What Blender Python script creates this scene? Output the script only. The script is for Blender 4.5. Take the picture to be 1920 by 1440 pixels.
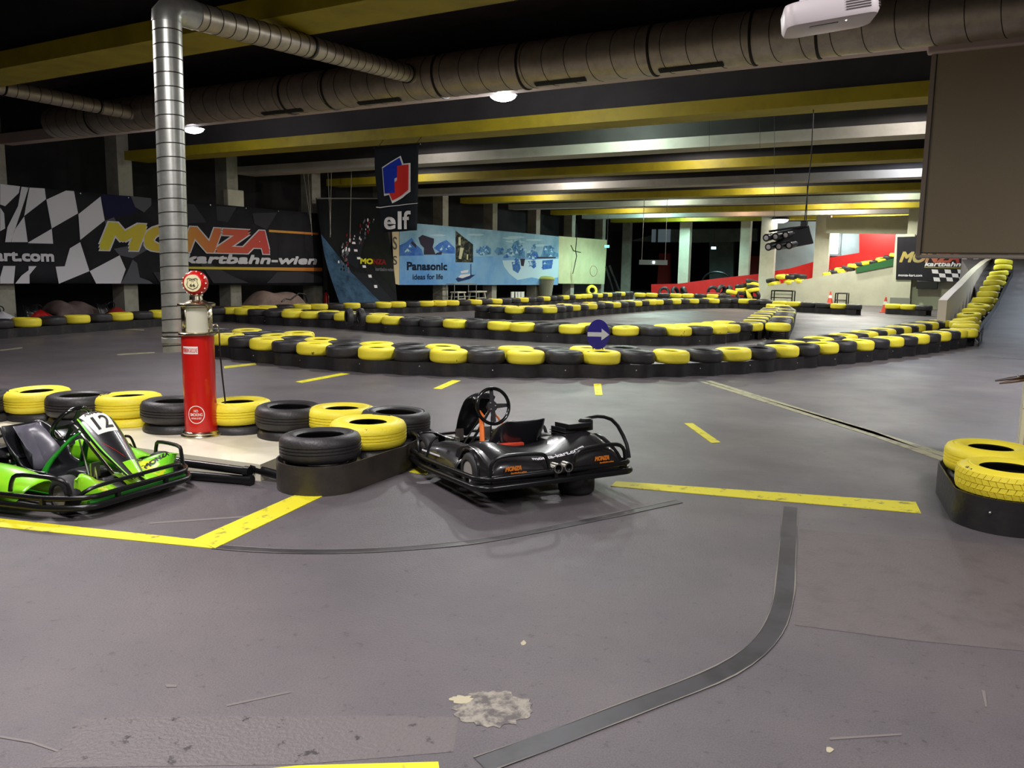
import bpy, bmesh, math, random
from mathutils import Vector, Matrix
from mathutils.geometry import tessellate_polygon
S = bpy.context.scene
for o in list(bpy.data.objects): bpy.data.objects.remove(o)
C = S.collection
PI = math.pi
rnd = random.Random(7)

# ------------------------------------------------------------------ camera
FPX, EYE = 1550.0, 1.65
YAW, PITCH, ROLL = math.radians(30), math.radians(8.2), 0.0144
UP = Vector((0, 0, 1))
F0 = Vector((-math.sin(YAW), math.cos(YAW), 0)); R0 = Vector((math.cos(YAW), math.sin(YAW), 0))
FW = F0 * math.cos(PITCH) - UP * math.sin(PITCH)
UU = UP * math.cos(PITCH) + F0 * math.sin(PITCH)
RT = R0 * math.cos(ROLL) + UU * math.sin(ROLL)
U2 = UU * math.cos(ROLL) - R0 * math.sin(ROLL)
EYEP = Vector((0, 0, EYE))
cam_data = bpy.data.cameras.new('camera'); cam = bpy.data.objects.new('camera', cam_data); C.objects.link(cam)
cam_data.sensor_width = 36; cam_data.lens = 36 * FPX / 1920
cam_data.clip_end = 300; cam_data.clip_start = 0.05
cam.matrix_world = Matrix(((RT.x, U2.x, -FW.x, 0), (RT.y, U2.y, -FW.y, 0), (RT.z, U2.z, -FW.z, EYE), (0, 0, 0, 1)))
S.camera = cam
def ray(x, y): return FW + RT * ((x - 960) / FPX) + U2 * ((720 - y) / FPX)
def g(x, y, z=0.0):
    d = ray(x, y); return EYEP + d * ((z - EYE) / d.z)
def aX(x, y, X):
    d = ray(x, y); return EYEP + d * (X / d.x)
def aY(x, y, Y):
    d = ray(x, y); return EYEP + d * (Y / d.y)
def aD(x, y, D): return EYEP + ray(x, y) * D
def px(p):
    v = Vector(p) - EYEP; w = v.dot(FW); return 960 + FPX * v.dot(RT) / w, 720 - FPX * v.dot(U2) / w

# ------------------------------------------------------------------ world, exposure, lights
S.view_settings.view_transform = 'Standard'; S.view_settings.look = 'None'
S.view_settings.exposure = 0.15; S.view_settings.gamma = 1.0; S.view_settings.use_curve_mapping = False
W = bpy.data.worlds.new('world'); S.world = W; W.use_nodes = True
W.node_tree.nodes['Background'].inputs[0].default_value = (0.75, 0.68, 0.72, 1)
W.node_tree.nodes['Background'].inputs[1].default_value = 0.035
def point(loc, energy, color=(1, 1, 1), r=0.12, name='lamp_light'):
    l = bpy.data.lights.new(name, 'POINT'); l.energy = energy; l.color = color; l.shadow_soft_size = r
    o = bpy.data.objects.new(name, l); C.objects.link(o); o.location = loc; return o
def spot(loc, energy, color=(1, 1, 1), size=150, r=0.15, name='lamp_light', blend=0.6):
    l = bpy.data.lights.new(name, 'SPOT'); l.energy = energy; l.color = color; l.shadow_soft_size = r
    l.spot_size = math.radians(size); l.spot_blend = blend
    o = bpy.data.objects.new(name, l); C.objects.link(o); o.location = loc; return o
def area(loc, energy, color, sx, sy, rot=(0, 0, 0), name='panel_light'):
    l = bpy.data.lights.new(name, 'AREA'); l.energy = energy; l.color = color; l.shape = 'RECTANGLE'; l.size = sx; l.size_y = sy
    o = bpy.data.objects.new(name, l); C.objects.link(o); o.location = loc; o.rotation_euler = rot; return o
WARM = (1, .93, .88); COOL = (.80, 1, .90); CYAN = (.55, 1, .95); ORANGE = (1, .55, .3)
# lamps over the paddock around the camera (the tubes themselves hang behind the frame)
area((-4.5, 2.6, 4.2), 165, (1, .95, .96), 1.6, .3)
area((-1.2, .6, 4.2), 165, (1, .95, .97), 1.6, .3)
area((2.2, 3.6, 4.2), 160, (1, .95, .97), 1.6, .3)
area((-9.5, 5.0, 4.2), 190, (1, .94, .95), 1.6, .3)
area((-5.2, 9.2, 4.2), 100, (.98, 1, .97), 1.6, .3)
area((1.5, 14.5, 4.2), 330, (.95, .95, 1), 1.6, .3)

# ------------------------------------------------------------------ materials
def lin(c): return tuple((v / 255 / 12.92) if v / 255 <= .04045 else ((v / 255 + .055) / 1.055) ** 2.4 for v in c[:3]) + (1,)
MATS = {}
def M(name, rgb, rough=.6, metal=0.0, noise=None, bump=None, spec=None, coat=0.0, emit=0.0, co='Object'):
    """noise=(scale, second rgb, lo, hi): patches of the second colour; bump=(scale, strength)"""
    if name in MATS: return MATS[name]
    m = bpy.data.materials.new(name); m.use_nodes = True; N = m.node_tree.nodes; L = m.node_tree.links
    b = N['Principled BSDF']; b.inputs['Base Color'].default_value = lin(rgb)
    b.inputs['Roughness'].default_value = rough; b.inputs['Metallic'].default_value = metal
    if spec is not None: b.inputs['Specular IOR Level'].default_value = spec
    if coat: b.inputs['Coat Weight'].default_value = coat
    if emit:
        b.inputs['Emission Color'].default_value = lin(rgb); b.inputs['Emission Strength'].default_value = emit
    if noise or bump:
        tc = N.new('ShaderNodeTexCoord')
    if noise:
        n = N.new('ShaderNodeTexNoise'); n.inputs['Scale'].default_value = noise[0]; n.inputs['Detail'].default_value = 6
        n.inputs['Roughness'].default_value = .65
        L.new(tc.outputs[co], n.inputs['Vector'])
        r = N.new('ShaderNodeValToRGB'); r.color_ramp.elements[0].position = noise[2]; r.color_ramp.elements[1].position = noise[3]
        r.color_ramp.elements[0].color = lin(rgb); r.color_ramp.elements[1].color = lin(noise[1])
        L.new(n.outputs['Fac'], r.inputs[0]); L.new(r.outputs[0], b.inputs['Base Color'])
    if bump:
        n2 = N.new('ShaderNodeTexNoise'); n2.inputs['Scale'].default_value = bump[0]; n2.inputs['Detail'].default_value = 5
        L.new(tc.outputs[co], n2.inputs['Vector'])
        bp = N.new('ShaderNodeBump'); bp.inputs['Strength'].default_value = bump[1]; bp.inputs['Distance'].default_value = .02
        L.new(n2.outputs['Fac'], bp.inputs['Height']); L.new(bp.outputs[0], b.inputs['Normal'])
    MATS[name] = m; return m
def gradient_mat(name, stops, axis=0, lo=0.0, hi=1.0, rough=.6):
    """colour stops along an object axis (printed colour gradients on banners)"""
    m = bpy.data.materials.new(name); m.use_nodes = True; N = m.node_tree.nodes; L = m.node_tree.links; b = N['Principled BSDF']
    b.inputs['Roughness'].default_value = rough
    tc = N.new('ShaderNodeTexCoord'); sx = N.new('ShaderNodeSeparateXYZ'); L.new(tc.outputs['Object'], sx.inputs[0])
    mr = N.new('ShaderNodeMapRange'); mr.inputs[1].default_value = lo; mr.inputs[2].default_value = hi
    L.new(sx.outputs[axis], mr.inputs[0])
    r = N.new('ShaderNodeValToRGB'); r.color_ramp.elements.remove(r.color_ramp.elements[0])
    for i, (p, c) in enumerate(stops):
        e = r.color_ramp.elements[0] if i == 0 else r.color_ramp.elements.new(p)
        e.position = p; e.color = lin(c)
    L.new(mr.outputs[0], r.inputs[0]); L.new(r.outputs[0], b.inputs['Base Color']); return m

# ------------------------------------------------------------------ mesh building
class MB:
    def __init__(s): s.v = []; s.f = []; s.m = []; s.s = []
    def add(s, vs, fs, mi=0, smooth=False, mat=None):
        k = len(s.v)
        s.v += [tuple((mat @ Vector(p)) if mat else p) for p in vs]
        for q in fs: s.f.append([k + i for i in q]); s.m.append(mi); s.s.append(smooth)
        return s
    def box(s, c, d, mi=0, mat=None, taper=1.0):
        x, y, z = c; a, b, h = d[0] / 2, d[1] / 2, d[2] / 2; t = taper
        vs = [(x - a, y - b, z - h), (x + a, y - b, z - h), (x + a, y + b, z - h), (x - a, y + b, z - h),
              (x - a * t, y - b * t, z + h), (x + a * t, y - b * t, z + h), (x + a * t, y + b * t, z + h), (x - a * t, y + b * t, z + h)]
        return s.add(vs, [(3, 2, 1, 0), (4, 5, 6, 7), (0, 1, 5, 4), (1, 2, 6, 5), (2, 3, 7, 6), (3, 0, 4, 7)], mi, False, mat)
    def prism(s, poly, z0, z1, mi=0, mat=None, side_mi=None):
        """polygon in XY extruded along Z (then placed by mat)"""
        n = len(poly)
        ar = sum(poly[i][0] * poly[(i + 1) % n][1] - poly[(i + 1) % n][0] * poly[i][1] for i in range(n))
        if ar < 0: poly = poly[::-1]
        tr = tessellate_polygon([[Vector((p[0], p[1], 0)) for p in poly]])
        vs = [(p[0], p[1], z0) for p in poly] + [(p[0], p[1], z1) for p in poly]
        fs = []
        for t in tr:
            a, b, c = t
            cr = (poly[b][0] - poly[a][0]) * (poly[c][1] - poly[a][1]) - (poly[b][1] - poly[a][1]) * (poly[c][0] - poly[a][0])
            if cr < 0: a, c = c, a
            fs += [(a + n, b + n, c + n), (c, b, a)]
        s.add(vs, fs, mi, False, mat)
        return s.add(vs, [(i, (i + 1) % n, (i + 1) % n + n, i + n) for i in range(n)], mi if side_mi is None else side_mi, False, mat)
    def tube(s, path, r, n=8, closed=False, mi=0, mat=None):
        P = [Vector(p) for p in path]; k = len(P); vs = []; fs = []
        rr = r if isinstance(r, (list, tuple)) else [r] * k
        prev = None
        for i, p in enumerate(P):
            if closed: t = (P[(i + 1) % k] - P[i - 1])
            else: t = P[min(i + 1, k - 1)] - P[max(i - 1, 0)]
            t.normalize()
            if prev is None:
                a = UP if abs(t.z) < .9 else Vector((1, 0, 0)); u = t.cross(a).normalized()
            else:
                u = (prev - t * prev.dot(t)).normalized()
            prev = u; w = t.cross(u)
            for j in range(n):
                an = 2 * PI * j / n; vs.append(tuple(p + (u * math.cos(an) + w * math.sin(an)) * rr[i]))
        for i in range(k if closed else k - 1):
            for j in range(n):
                a = i * n + j; b = i * n + (j + 1) % n; c = ((i + 1) % k) * n + (j + 1) % n; d = ((i + 1) % k) * n + j
                fs.append((a, b, c, d))
        s.add(vs, fs, mi, True, mat)
        if not closed: s.add(vs, [tuple(range(n))[::-1], tuple(range((k - 1) * n, k * n))], mi, False, mat)
        return s
    def lathe(s, prof, n=24, mi=0, mat=None, closed=False, slant=0.0, smooth=True, mis=None):
        vs = []; k = len(prof)
        for (r, z) in prof:
            for j in range(n):
                an = 2 * PI * j / n; vs.append((r * math.cos(an), r * math.sin(an), z + slant * math.cos(an)))
        for i in range(k if closed else k - 1):
            fs = []
            i2 = (i + 1) % k
            for j in range(n): fs.append((i * n + j, i * n + (j + 1) % n, i2 * n + (j + 1) % n, i2 * n + j))
            if i == 0: base = len(s.v); s.v += [tuple((mat @ Vector(p)) if mat else p) for p in vs]
            for q in fs: s.f.append([base + a for a in q]); s.m.append(mis[i] if mis else mi); s.s.append(smooth)
        if not closed:
            for i, rev in ((0, True), (k - 1, False)):
                if prof[i][0] > 1e-4:
                    q = [base + i * n + j for j in range(n)]
                    s.f.append(q[::-1] if rev else q); s.m.append(mi if not mis else mis[min(i, k - 2)]); s.s.append(False)
        return s
    def grid(s, rows, mi=0, mat=None, smooth=True, closed=False):
        k = len(rows); n = len(rows[0]); vs = [p for r in rows for p in r]; fs = []
        for i in range(k - 1):
            for j in range(n if closed else n - 1):
                fs.append((i * n + j, i * n + (j + 1) % n, (i + 1) * n + (j + 1) % n, (i + 1) * n + j))
        return s.add(vs, fs, mi, smooth, mat)
    def sphere(s, c, r, n=12, m=8, mi=0, sc=(1, 1, 1), mat=None):
        rows = []
        for i in range(m + 1):
            th = PI * i / m; rows.append([(c[0] + r * sc[0] * math.sin(th) * math.cos(2 * PI * j / n), c[1] + r * sc[1] * math.sin(th) * math.sin(2 * PI * j / n), c[2] - r * sc[2] * math.cos(th)) for j in range(n)])
        return s.grid(rows, mi, mat, True, True)
    def mesh(s, name, mats):
        me = bpy.data.meshes.new(name); me.from_pydata(s.v, [], s.f)
        for m in (mats if isinstance(mats, (list, tuple)) else [mats]): me.materials.append(m)
        me.polygons.foreach_set('material_index', s.m); me.polygons.foreach_set('use_smooth', s.s)
        bm = bmesh.new(); bm.from_mesh(me); bmesh.ops.remove_doubles(bm, verts=bm.verts, dist=1e-5)
        bmesh.ops.recalc_face_normals(bm, faces=bm.faces); bm.to_mesh(me); bm.free(); me.update(); me.set_sharp_from_angle(angle=math.radians(42)); return me
def obj(name, mb, mats, parent=None, loc=(0, 0, 0), rot=(0, 0, 0), bevel=0, solid=0, sub=0, label=None):
    me = mb.mesh(name, mats) if isinstance(mb, MB) else mb
    o = bpy.data.objects.new(name, me); C.objects.link(o); o.location = loc; o.rotation_euler = rot
    if parent: o.parent = parent
    if sub:
        d = o.modifiers.new('sub', 'SUBSURF'); d.levels = sub; d.render_levels = sub
    if solid:
        d = o.modifiers.new('thick', 'SOLIDIFY'); d.thickness = solid; d.offset = 0
    if bevel:
        d = o.modifiers.new('bevel', 'BEVEL'); d.width = bevel; d.segments = 2; d.limit_method = 'ANGLE'; d.angle_limit = math.radians(40)
    if label: o['label'] = label
    return o
def tag(o, label, cat, group=None, kind=None):
    o['label'] = label; o['category'] = cat
    if group: o['group'] = group
    if kind: o['kind'] = kind
    return o
def thing(name, label, cat, loc=(0, 0, 0), rot=(0, 0, 0), group=None):
    o = bpy.data.objects.new(name, None); C.objects.link(o); o.location = loc; o.rotation_euler = rot
    o.empty_display_size = .1
    return tag(o, label, cat, group)
def struct(name, mb, mats, **k):
    o = obj(name, mb, mats, **k); o['kind'] = 'structure'; return o
def frame(o, u, v, n=None):
    """matrix with local X along u, local Y along v, local Z their normal"""
    u = Vector(u).normalized(); v = Vector(v).normalized(); n = u.cross(v) if n is None else Vector(n)
    return Matrix(((u.x, v.x, n.x, o[0]), (u.y, v.y, n.y, o[1]), (u.z, v.z, n.z, o[2]), (0, 0, 0, 1)))
def text_mb(txt, h, x0=0, y0=0, width=None, shear=0.0, bold=0.0, extr=0.004, fn=None, mat=None, mi=0, mb=None, space=1.0, heavy=None):
    """lettering as mesh: cap height h, left edge at x0, baseline y0, squeezed to width; fn maps (x, y, z) to 3D"""
    cu = bpy.data.curves.new('t', 'FONT'); cu.body = txt; cu.size = 1; cu.shear = shear; cu.offset = bold; cu.extrude = .5
    cu.resolution_u = 4; cu.space_character = space
    o = bpy.data.objects.new('t', cu); C.objects.link(o)
    dg = bpy.context.evaluated_depsgraph_get(); dg.update()
    me = bpy.data.meshes.new_from_object(o.evaluated_get(dg))
    vs = [v.co.copy() for v in me.vertices]; fs = [tuple(p.vertices) for p in me.polygons]
    bpy.data.objects.remove(o); bpy.data.curves.remove(cu); bpy.data.meshes.remove(me)
    sy = h / .729
    xs = [v.x for v in vs]; a, b = min(xs), max(xs)
    sx = width / (b - a) if width else sy
    mb = mb or MB()
    for i_, (dx, dy) in enumerate(heavy or ((0, 0),)):
        P_ = [(x0 + (v.x - a) * sx + dx, y0 + v.y * sy + dy, (v.z + .5) * extr + i_ * .00012) for v in vs]
        mb.add([fn(*p) for p in P_] if fn else P_, fs, mi, False, mat)
    return mb
def heavy(r, n=8): return [(0, 0)] + [(r * a, r * b) for a, b in ((1, 1), (-1, 1), (1, -1), (-1, -1), (0, 1), (1, 0), (-1, 0), (0, -1))]
ORD = ['zeroth', 'first', 'second', 'third', 'fourth', 'fifth', 'sixth', 'seventh', 'eighth', 'ninth', 'tenth', 'eleventh', 'twelfth', 'thirteenth', 'fourteenth',
       'fifteenth', 'sixteenth', 'seventeenth', 'eighteenth', 'nineteenth']
TENS = ['', '', 'twenty', 'thirty', 'forty', 'fifty', 'sixty', 'seventy', 'eighty', 'ninety']
def ordinal(n):
    if n < 20: return ORD[n]
    return TENS[n // 10][:-1] + 'ieth' if n % 10 == 0 else TENS[n // 10] + '-' + ORD[n % 10]

# ------------------------------------------------------------------ palette
YEL = (250, 232, 62)
def tyre_mat(name, base, chip, lo, hi, rough):
    m = bpy.data.materials.new(name); m.use_nodes = True; N = m.node_tree.nodes; L = m.node_tree.links; b = N['Principled BSDF']
    tc = N.new('ShaderNodeTexCoord'); oi = N.new('ShaderNodeObjectInfo')
    ad = N.new('ShaderNodeVectorMath'); ad.operation = 'ADD'
    mu = N.new('ShaderNodeMath'); mu.operation = 'MULTIPLY'; mu.inputs[1].default_value = 37.0
    L.new(oi.outputs['Random'], mu.inputs[0]); L.new(tc.outputs['Object'], ad.inputs[0]); L.new(mu.outputs[0], ad.inputs[1])
    n = N.new('ShaderNodeTexNoise'); n.inputs['Scale'].default_value = 5; n.inputs['Detail'].default_value = 8; n.inputs['Roughness'].default_value = .7
    L.new(ad.outputs[0], n.inputs['Vector'])
    r = N.new('ShaderNodeValToRGB'); r.color_ramp.elements[0].position = lo; r.color_ramp.elements[1].position = hi
    r.color_ramp.elements[0].color = lin(base); r.color_ramp.elements[1].color = lin(chip)
    L.new(n.outputs['Fac'], r.inputs[0]); L.new(r.outputs[0], b.inputs['Base Color']); b.inputs['Roughness'].default_value = rough
    n2 = N.new('ShaderNodeTexNoise'); n2.inputs['Scale'].default_value = 60; L.new(tc.outputs['Object'], n2.inputs['Vector'])
    bp = N.new('ShaderNodeBump'); bp.inputs['Strength'].default_value = .25; bp.inputs['Distance'].default_value = .01
    L.new(n2.outputs['Fac'], bp.inputs['Height']); L.new(bp.outputs[0], b.inputs['Normal'])
    return m
m_ytyre = tyre_mat('yellow_painted_rubber', YEL, (40, 36, 26), .655, .68, .5)
m_btyre = tyre_mat('black_rubber', (44, 42, 43), (60, 57, 57), .4, .8, .48)
m_belt = M('conveyor_belt_rubber', (34, 33, 34), .38, noise=(3, (52, 48, 46), .45, .7), bump=(25, .2))
m_belt_brown = M('worn_belt_rubber', (66, 60, 52), .42, noise=(4, (48, 44, 42), .4, .7), bump=(25, .2))
m_black = M('black_plastic', (24, 24, 26), .35)
m_blackgloss = M('black_gloss', (20, 20, 22), .16, coat=.5)
m_tube = M('black_steel_tube', (22, 22, 24), .28, .2)
m_rubber = M('kart_tyre_rubber', (40, 39, 40), .6)
m_steel = M('steel', (190, 188, 180), .3, 1.0)
m_chrome = M('nickel', (205, 195, 170), .22, 1.0)
m_white = M('white_paint', (232, 230, 220), .5)
m_cream = M('cream_paint', (205, 202, 180), .7, noise=(2, (190, 186, 165), .4, .7))
m_red = M('red_enamel', (200, 22, 16), .3, coat=.4)
m_yline = M('yellow_floor_paint', (222, 214, 40), .6, noise=(7, (120, 112, 50), .52, .66), co='Generated')
m_yline = M('yellow_marking', (225, 215, 35), .6, noise=(9, (105, 100, 60), .56, .70))
m_wline = M('pale_marking', (168, 164, 130), .6, noise=(9, (96, 92, 84), .5, .7))

# ------------------------------------------------------------------ floor
m_floor = bpy.data.materials.new('dark_track_floor'); m_floor.use_nodes = True
def _floor():
    N = m_floor.node_tree.nodes; L = m_floor.node_tree.links; b = N['Principled BSDF']
    tc = N.new('ShaderNodeTexCoord')
    def noise(sc, det=6, rough=.6):
        n = N.new('ShaderNodeTexNoise'); n.inputs['Scale'].default_value = sc; n.inputs['Detail'].default_value = det
        n.inputs['Roughness'].default_value = rough; L.new(tc.outputs['Object'], n.inputs['Vector']); return n.outputs['Fac']
    def ramp(src, stops):
        r = N.new('ShaderNodeValToRGB'); L.new(src, r.inputs[0])
        r.color_ramp.elements.remove(r.color_ramp.elements[0])
        for i, (p, c) in enumerate(stops):
            e = r.color_ramp.elements[0] if i == 0 else r.color_ramp.elements.new(p)
            e.position = p; e.color = c
        return r.outputs[0]
    def mul(a, c, fac=1.0):
        x = N.new('ShaderNodeMix'); x.data_type = 'RGBA'; x.blend_type = 'MULTIPLY'; x.inputs[0].default_value = fac
        L.new(a, x.inputs[6]); L.new(c, x.inputs[7]); return x.outputs[2]
    base = ramp(noise(.35, 4), [(.3, lin((88, 84, 88))), (.7, lin((104, 97, 98)))])
    pits = ramp(noise(17, 9, .78), [(.575, (1, 1, 1, 1)), (.64, (.46, .45, .45, 1))])
    grain = ramp(noise(150, 4), [(.3, (.72, .72, .72, 1)), (.7, (1.25, 1.25, 1.25, 1))])
    big = ramp(noise(1.3, 7, .6), [(.35, (.88, .88, .9, 1)), (.65, (1.08, 1.07, 1.05, 1))])
    c = mul(mul(mul(base, pits, .8), grain), big)
    L.new(c, b.inputs['Base Color'])
    rr = ramp(noise(.8, 6), [(.3, (.36, .36, .36, 1)), (.7, (.56, .56, .56, 1))])
    L.new(rr, b.inputs['Roughness'])
    bp = N.new('ShaderNodeBump'); bp.inputs['Strength'].default_value = .35; bp.inputs['Distance'].default_value = .01
    L.new(noise(70, 5, .7), bp.inputs['Height']); L.new(bp.outputs[0], b.inputs['Normal'])
_floor()
struct('floor', MB().box((-7, 27, -.1), (46, 74, .2)), m_floor)

# ------------------------------------------------------------------ shell
m_ceil = M('dark_concrete_ceiling', (72, 58, 58), .9, noise=(1.5, (56, 46, 46), .4, .7))
m_conc = M('grey_concrete', (56, 54, 54), .85, noise=(1.2, (44, 42, 42), .4, .7))
m_dark = M('dark_wall', (46, 44, 44), .9, noise=(.8, (34, 32, 32), .4, .7))
m_beamy = M('yellow_beam_paint', (166, 150, 22), .6, noise=(1.5, (140, 126, 20), .45, .7))
m_beamw = M('white_beam_paint', (176, 172, 162), .6, noise=(1.5, (156, 152, 142), .45, .7))
m_beamp = M('pinkish_beam_paint', (206, 186, 178), .65)
m_wallc = M('pale_wall_paint', (196, 196, 172), .75, noise=(.9, (178, 178, 156), .4, .7))
m_redw = M('red_wall_paint', (214, 26, 22), .55, noise=(2, (196, 22, 20), .4, .7))
struct('ceiling', MB().box((-5, 27, 5.4), (34, 74, .2)), m_ceil)
struct('wall_left', MB().box((-23.2, 27, 2.65), (.3, 74, 5.3)), m_dark)
struct('wall_back', MB().box((-7, 60, 2.65), (34, .3, 5.3)), m_dark)
# ceiling beams: painted flange with a bare concrete web above it
BACK = [3.5, 7.5, 11.4, 15.0, 18.8, 22.7, 26.9, 31.0, 35.1, 39.4, 43.2, 47.2]
FRONT = [b - (.3 if k == 2 else .7) for k, b in enumerate(BACK)]
for k in range(0, 12):
    col = m_beamp if k == 2 else (m_beamy if k % 2 else m_beamw)
    w_ = BACK[k] - FRONT[k]; yc = (BACK[k] + FRONT[k]) / 2
    struct('ceiling_beam', MB().box((-4, yc, 4.365), (32.4, w_, .23)).box((-4, yc, 4.89), (32.4, w_ * .62, .82), 1), [col, m_conc])
# left colonnade
m_col = M('column_plaster', (160, 157, 142), .8, noise=(3, (138, 134, 120), .45, .7))
for y in (3.6, 7.3, 11.0, 14.3, 17.9, 21.5, 25.3, 29.2, 33.2, 37.4, 41.5, 45.6, 49.8):
    struct('column', MB().box((-20.45, y, 2.65), (.5, .42, 5.3)), m_col)
# columns of the far end
for (x0, x1, yy, m) in ((1270, 1289, 47.6, m_cream), (1383, 1401, 47.6, m_cream), (1421, 1448, 46.2, m_cream), (1522, 1549, 45.2, m_cream)):
    a = aY(x0, 540, yy); b = aY(x1, 540, yy)
    struct('column', MB().box(((a.x + b.x) / 2, yy + .2, 2.65), (b.x - a.x, .4, 5.3)), m)
# red ramp wall behind, rising to the right, and the pale ramp flank in front of it
YR = 47.0
def wall_poly(name, pts, Y, t, mat, mats=None):
    P = [aY(x, y, Y) for x, y in pts]
    mb = MB().prism([(p.x, p.z) for p in P], 0, t, 0, Matrix(((1, 0, 0, 0), (0, 0, 1, Y), (0, 1, 0, 0), (0, 0, 0, 1))))
    return struct(name, mb, mat)
wall_poly('wall_ramp_back', [(1221, 556), (1221, 533), (1271, 532), (1345, 522), (1418, 514), (1482, 503), (1549, 484), (1611, 474), (1611, 438), (1700, 438), (1700, 556)], YR, .25, m_redw)
wall_poly('wall_ramp_front', [(1425, 566), (1440, 536), (1515, 523), (1549, 516), (1690, 494), (1700, 574), (1660, 576)], 42.2, .25, m_wallc)
wall_poly('wall_lintel', [(1549, 408), (1760, 402), (1760, 440), (1549, 437)], 44.5, .3, m_wallc)
# wall with the poster to the right of the ramp and its pilaster
p = aY(1690, 570, 40.2)
struct('wall_right', MB().box((p.x + 6.5, 40.4, 2.65), (13, .3, 5.3)), m_wallc)
p = aY(1688, 570, 39.95)
struct('wall_pilaster', MB().box((p.x, 39.95, 1.6), (.75, .5, 3.2)), m_wallc)
struct('baseboard_pilaster', MB().box((p.x, 39.93, .3), (.8, .52, .35)), M('grey_skirting', (128, 128, 118), .7))
# dim back rooms behind the far columns
m_grey = M('grey_green_wall', (96, 104, 98), .85, noise=(.7, (74, 80, 76), .4, .7))
m_palew = M('pale_blue_wall', (170, 184, 184), .8, noise=(1.5, (150, 166, 168), .4, .7))
wall_poly('wall_gallery', [(1180, 452), (1260, 430), (1420, 428), (1420, 452), (1300, 455)], 52, .3, m_grey)
wall_poly('wall_far', [(1330, 560), (1330, 450), (1375, 450), (1375, 560)], 53, .3, m_grey)
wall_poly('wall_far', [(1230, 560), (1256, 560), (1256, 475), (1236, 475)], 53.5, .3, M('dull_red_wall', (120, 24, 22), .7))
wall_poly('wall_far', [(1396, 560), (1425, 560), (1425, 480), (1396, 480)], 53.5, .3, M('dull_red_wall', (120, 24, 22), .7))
wall_poly('wall_window', [(1440, 520), (1440, 415), (1640, 415), (1640, 480)], 49.5, .3, m_palew)
m_day = M('daylit_pane', (235, 245, 250), .3, emit=4.0)
wf = MB(); a = aY(1551, 437, 49.3); b = aY(1571, 476, 49.3)
w = struct('window_1', MB().box(((a.x + b.x) / 2, 49.42, (a.z + b.z) / 2), (b.x - a.x, .06, a.z - b.z)), m_day)
wf.box(((a.x + b.x) / 2, 49.38, b.z - .06), (b.x - a.x + .3, .2, .12)).box((b.x + .06, 49.38, (a.z + b.z) / 2), (.12, .2, a.z - b.z))
obj('window_frame', wf, M('window_grey', (120, 126, 126), .6), w)
a = aY(1222, 430, 51.8); b = aY(1256, 454, 51.8)
w2 = struct('window_2', MB().box(((a.x + b.x) / 2, 51.85, (a.z + b.z) / 2), (b.x - a.x, .06, a.z - b.z)), M('dim_pane', (150, 170, 182), .4, emit=.12))
obj('window_frame', MB().box(((a.x + b.x) / 2 - .25, 51.8, (a.z + b.z) / 2), (.12, .1, a.z - b.z)), M('window_dark', (40, 44, 44), .6), w2)

# ------------------------------------------------------------------ the ramp climbing at the right
RT_ = [(1807, 616), (1811, 607), (1805, 602), (1811, 596), (1818, 587), (1826, 579), (1835, 570), (1844, 558), (1852, 547), (1857, 536), (1863, 526), (1869, 517), (1874, 508), (1881, 497), (1882, 487)]
RTP = [aD(x, y, 18.4 + i * .84) for i, (x, y) in enumerate(RT_)]
RX0, RX1, RY0, SL = .15, 7.5, 20.0, .12
def rz(y):
    P = [(RY0, 0)] + [(p.y, max(0, p.z - .40)) for p in RTP[1:]]
    if y <= P[0][0]: return 0.0
    for (a, za), (b, zb) in zip(P, P[1:]):
        if y <= b: return za + (zb - za) * (y - a) / (b - a)
    return P[-1][1] + (y - P[-1][0]) * SL
def rzs(y): return sum(rz(y + d) for d in (-.9, -.45, 0, .45, .9)) / 5
rows = []
for i in range(24):
    y = RY0 - 1.5 + i * .9; rows.append([(RX0 - .3 - max(0, y - 28) * .1, y, rzs(y) + .004), (RX1, y, rzs(y) + .004)])
ramp = MB().grid(rows)
rows2 = [[(r[0][0], r[0][1], -.05), r[0]] for r in rows]
ramp.grid(rows2)
struct('floor_ramp', ramp, m_floor)
# pale parapet wall on the ramp's left edge
par = []
for (xa, ya, D) in ((1776, 563, 21.2), (1789, 549, 22.6), (1802, 537, 24.0), (1817, 521, 26.0), (1832, 505, 28.6), (1850, 490, 31.5), (1864, 483, 34.5)):
    par.append(aD(xa, ya, D))
prow = []
for i, p in enumerate(par):
    zb = max(0, rz(p.y) - .35)
    prow.append([(p.x, p.y, zb), (p.x, p.y, p.z), (p.x - .2, p.y, p.z), (p.x - .2, p.y, zb)])
pm = MB().grid(prow, closed=True, smooth=False)
pm.add(prow[0], [(0, 1, 2, 3)]).add(prow[-1], [(3, 2, 1, 0)])
struct('wall_parapet', pm, M('parapet_plaster', (226, 214, 198), .7))
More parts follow.
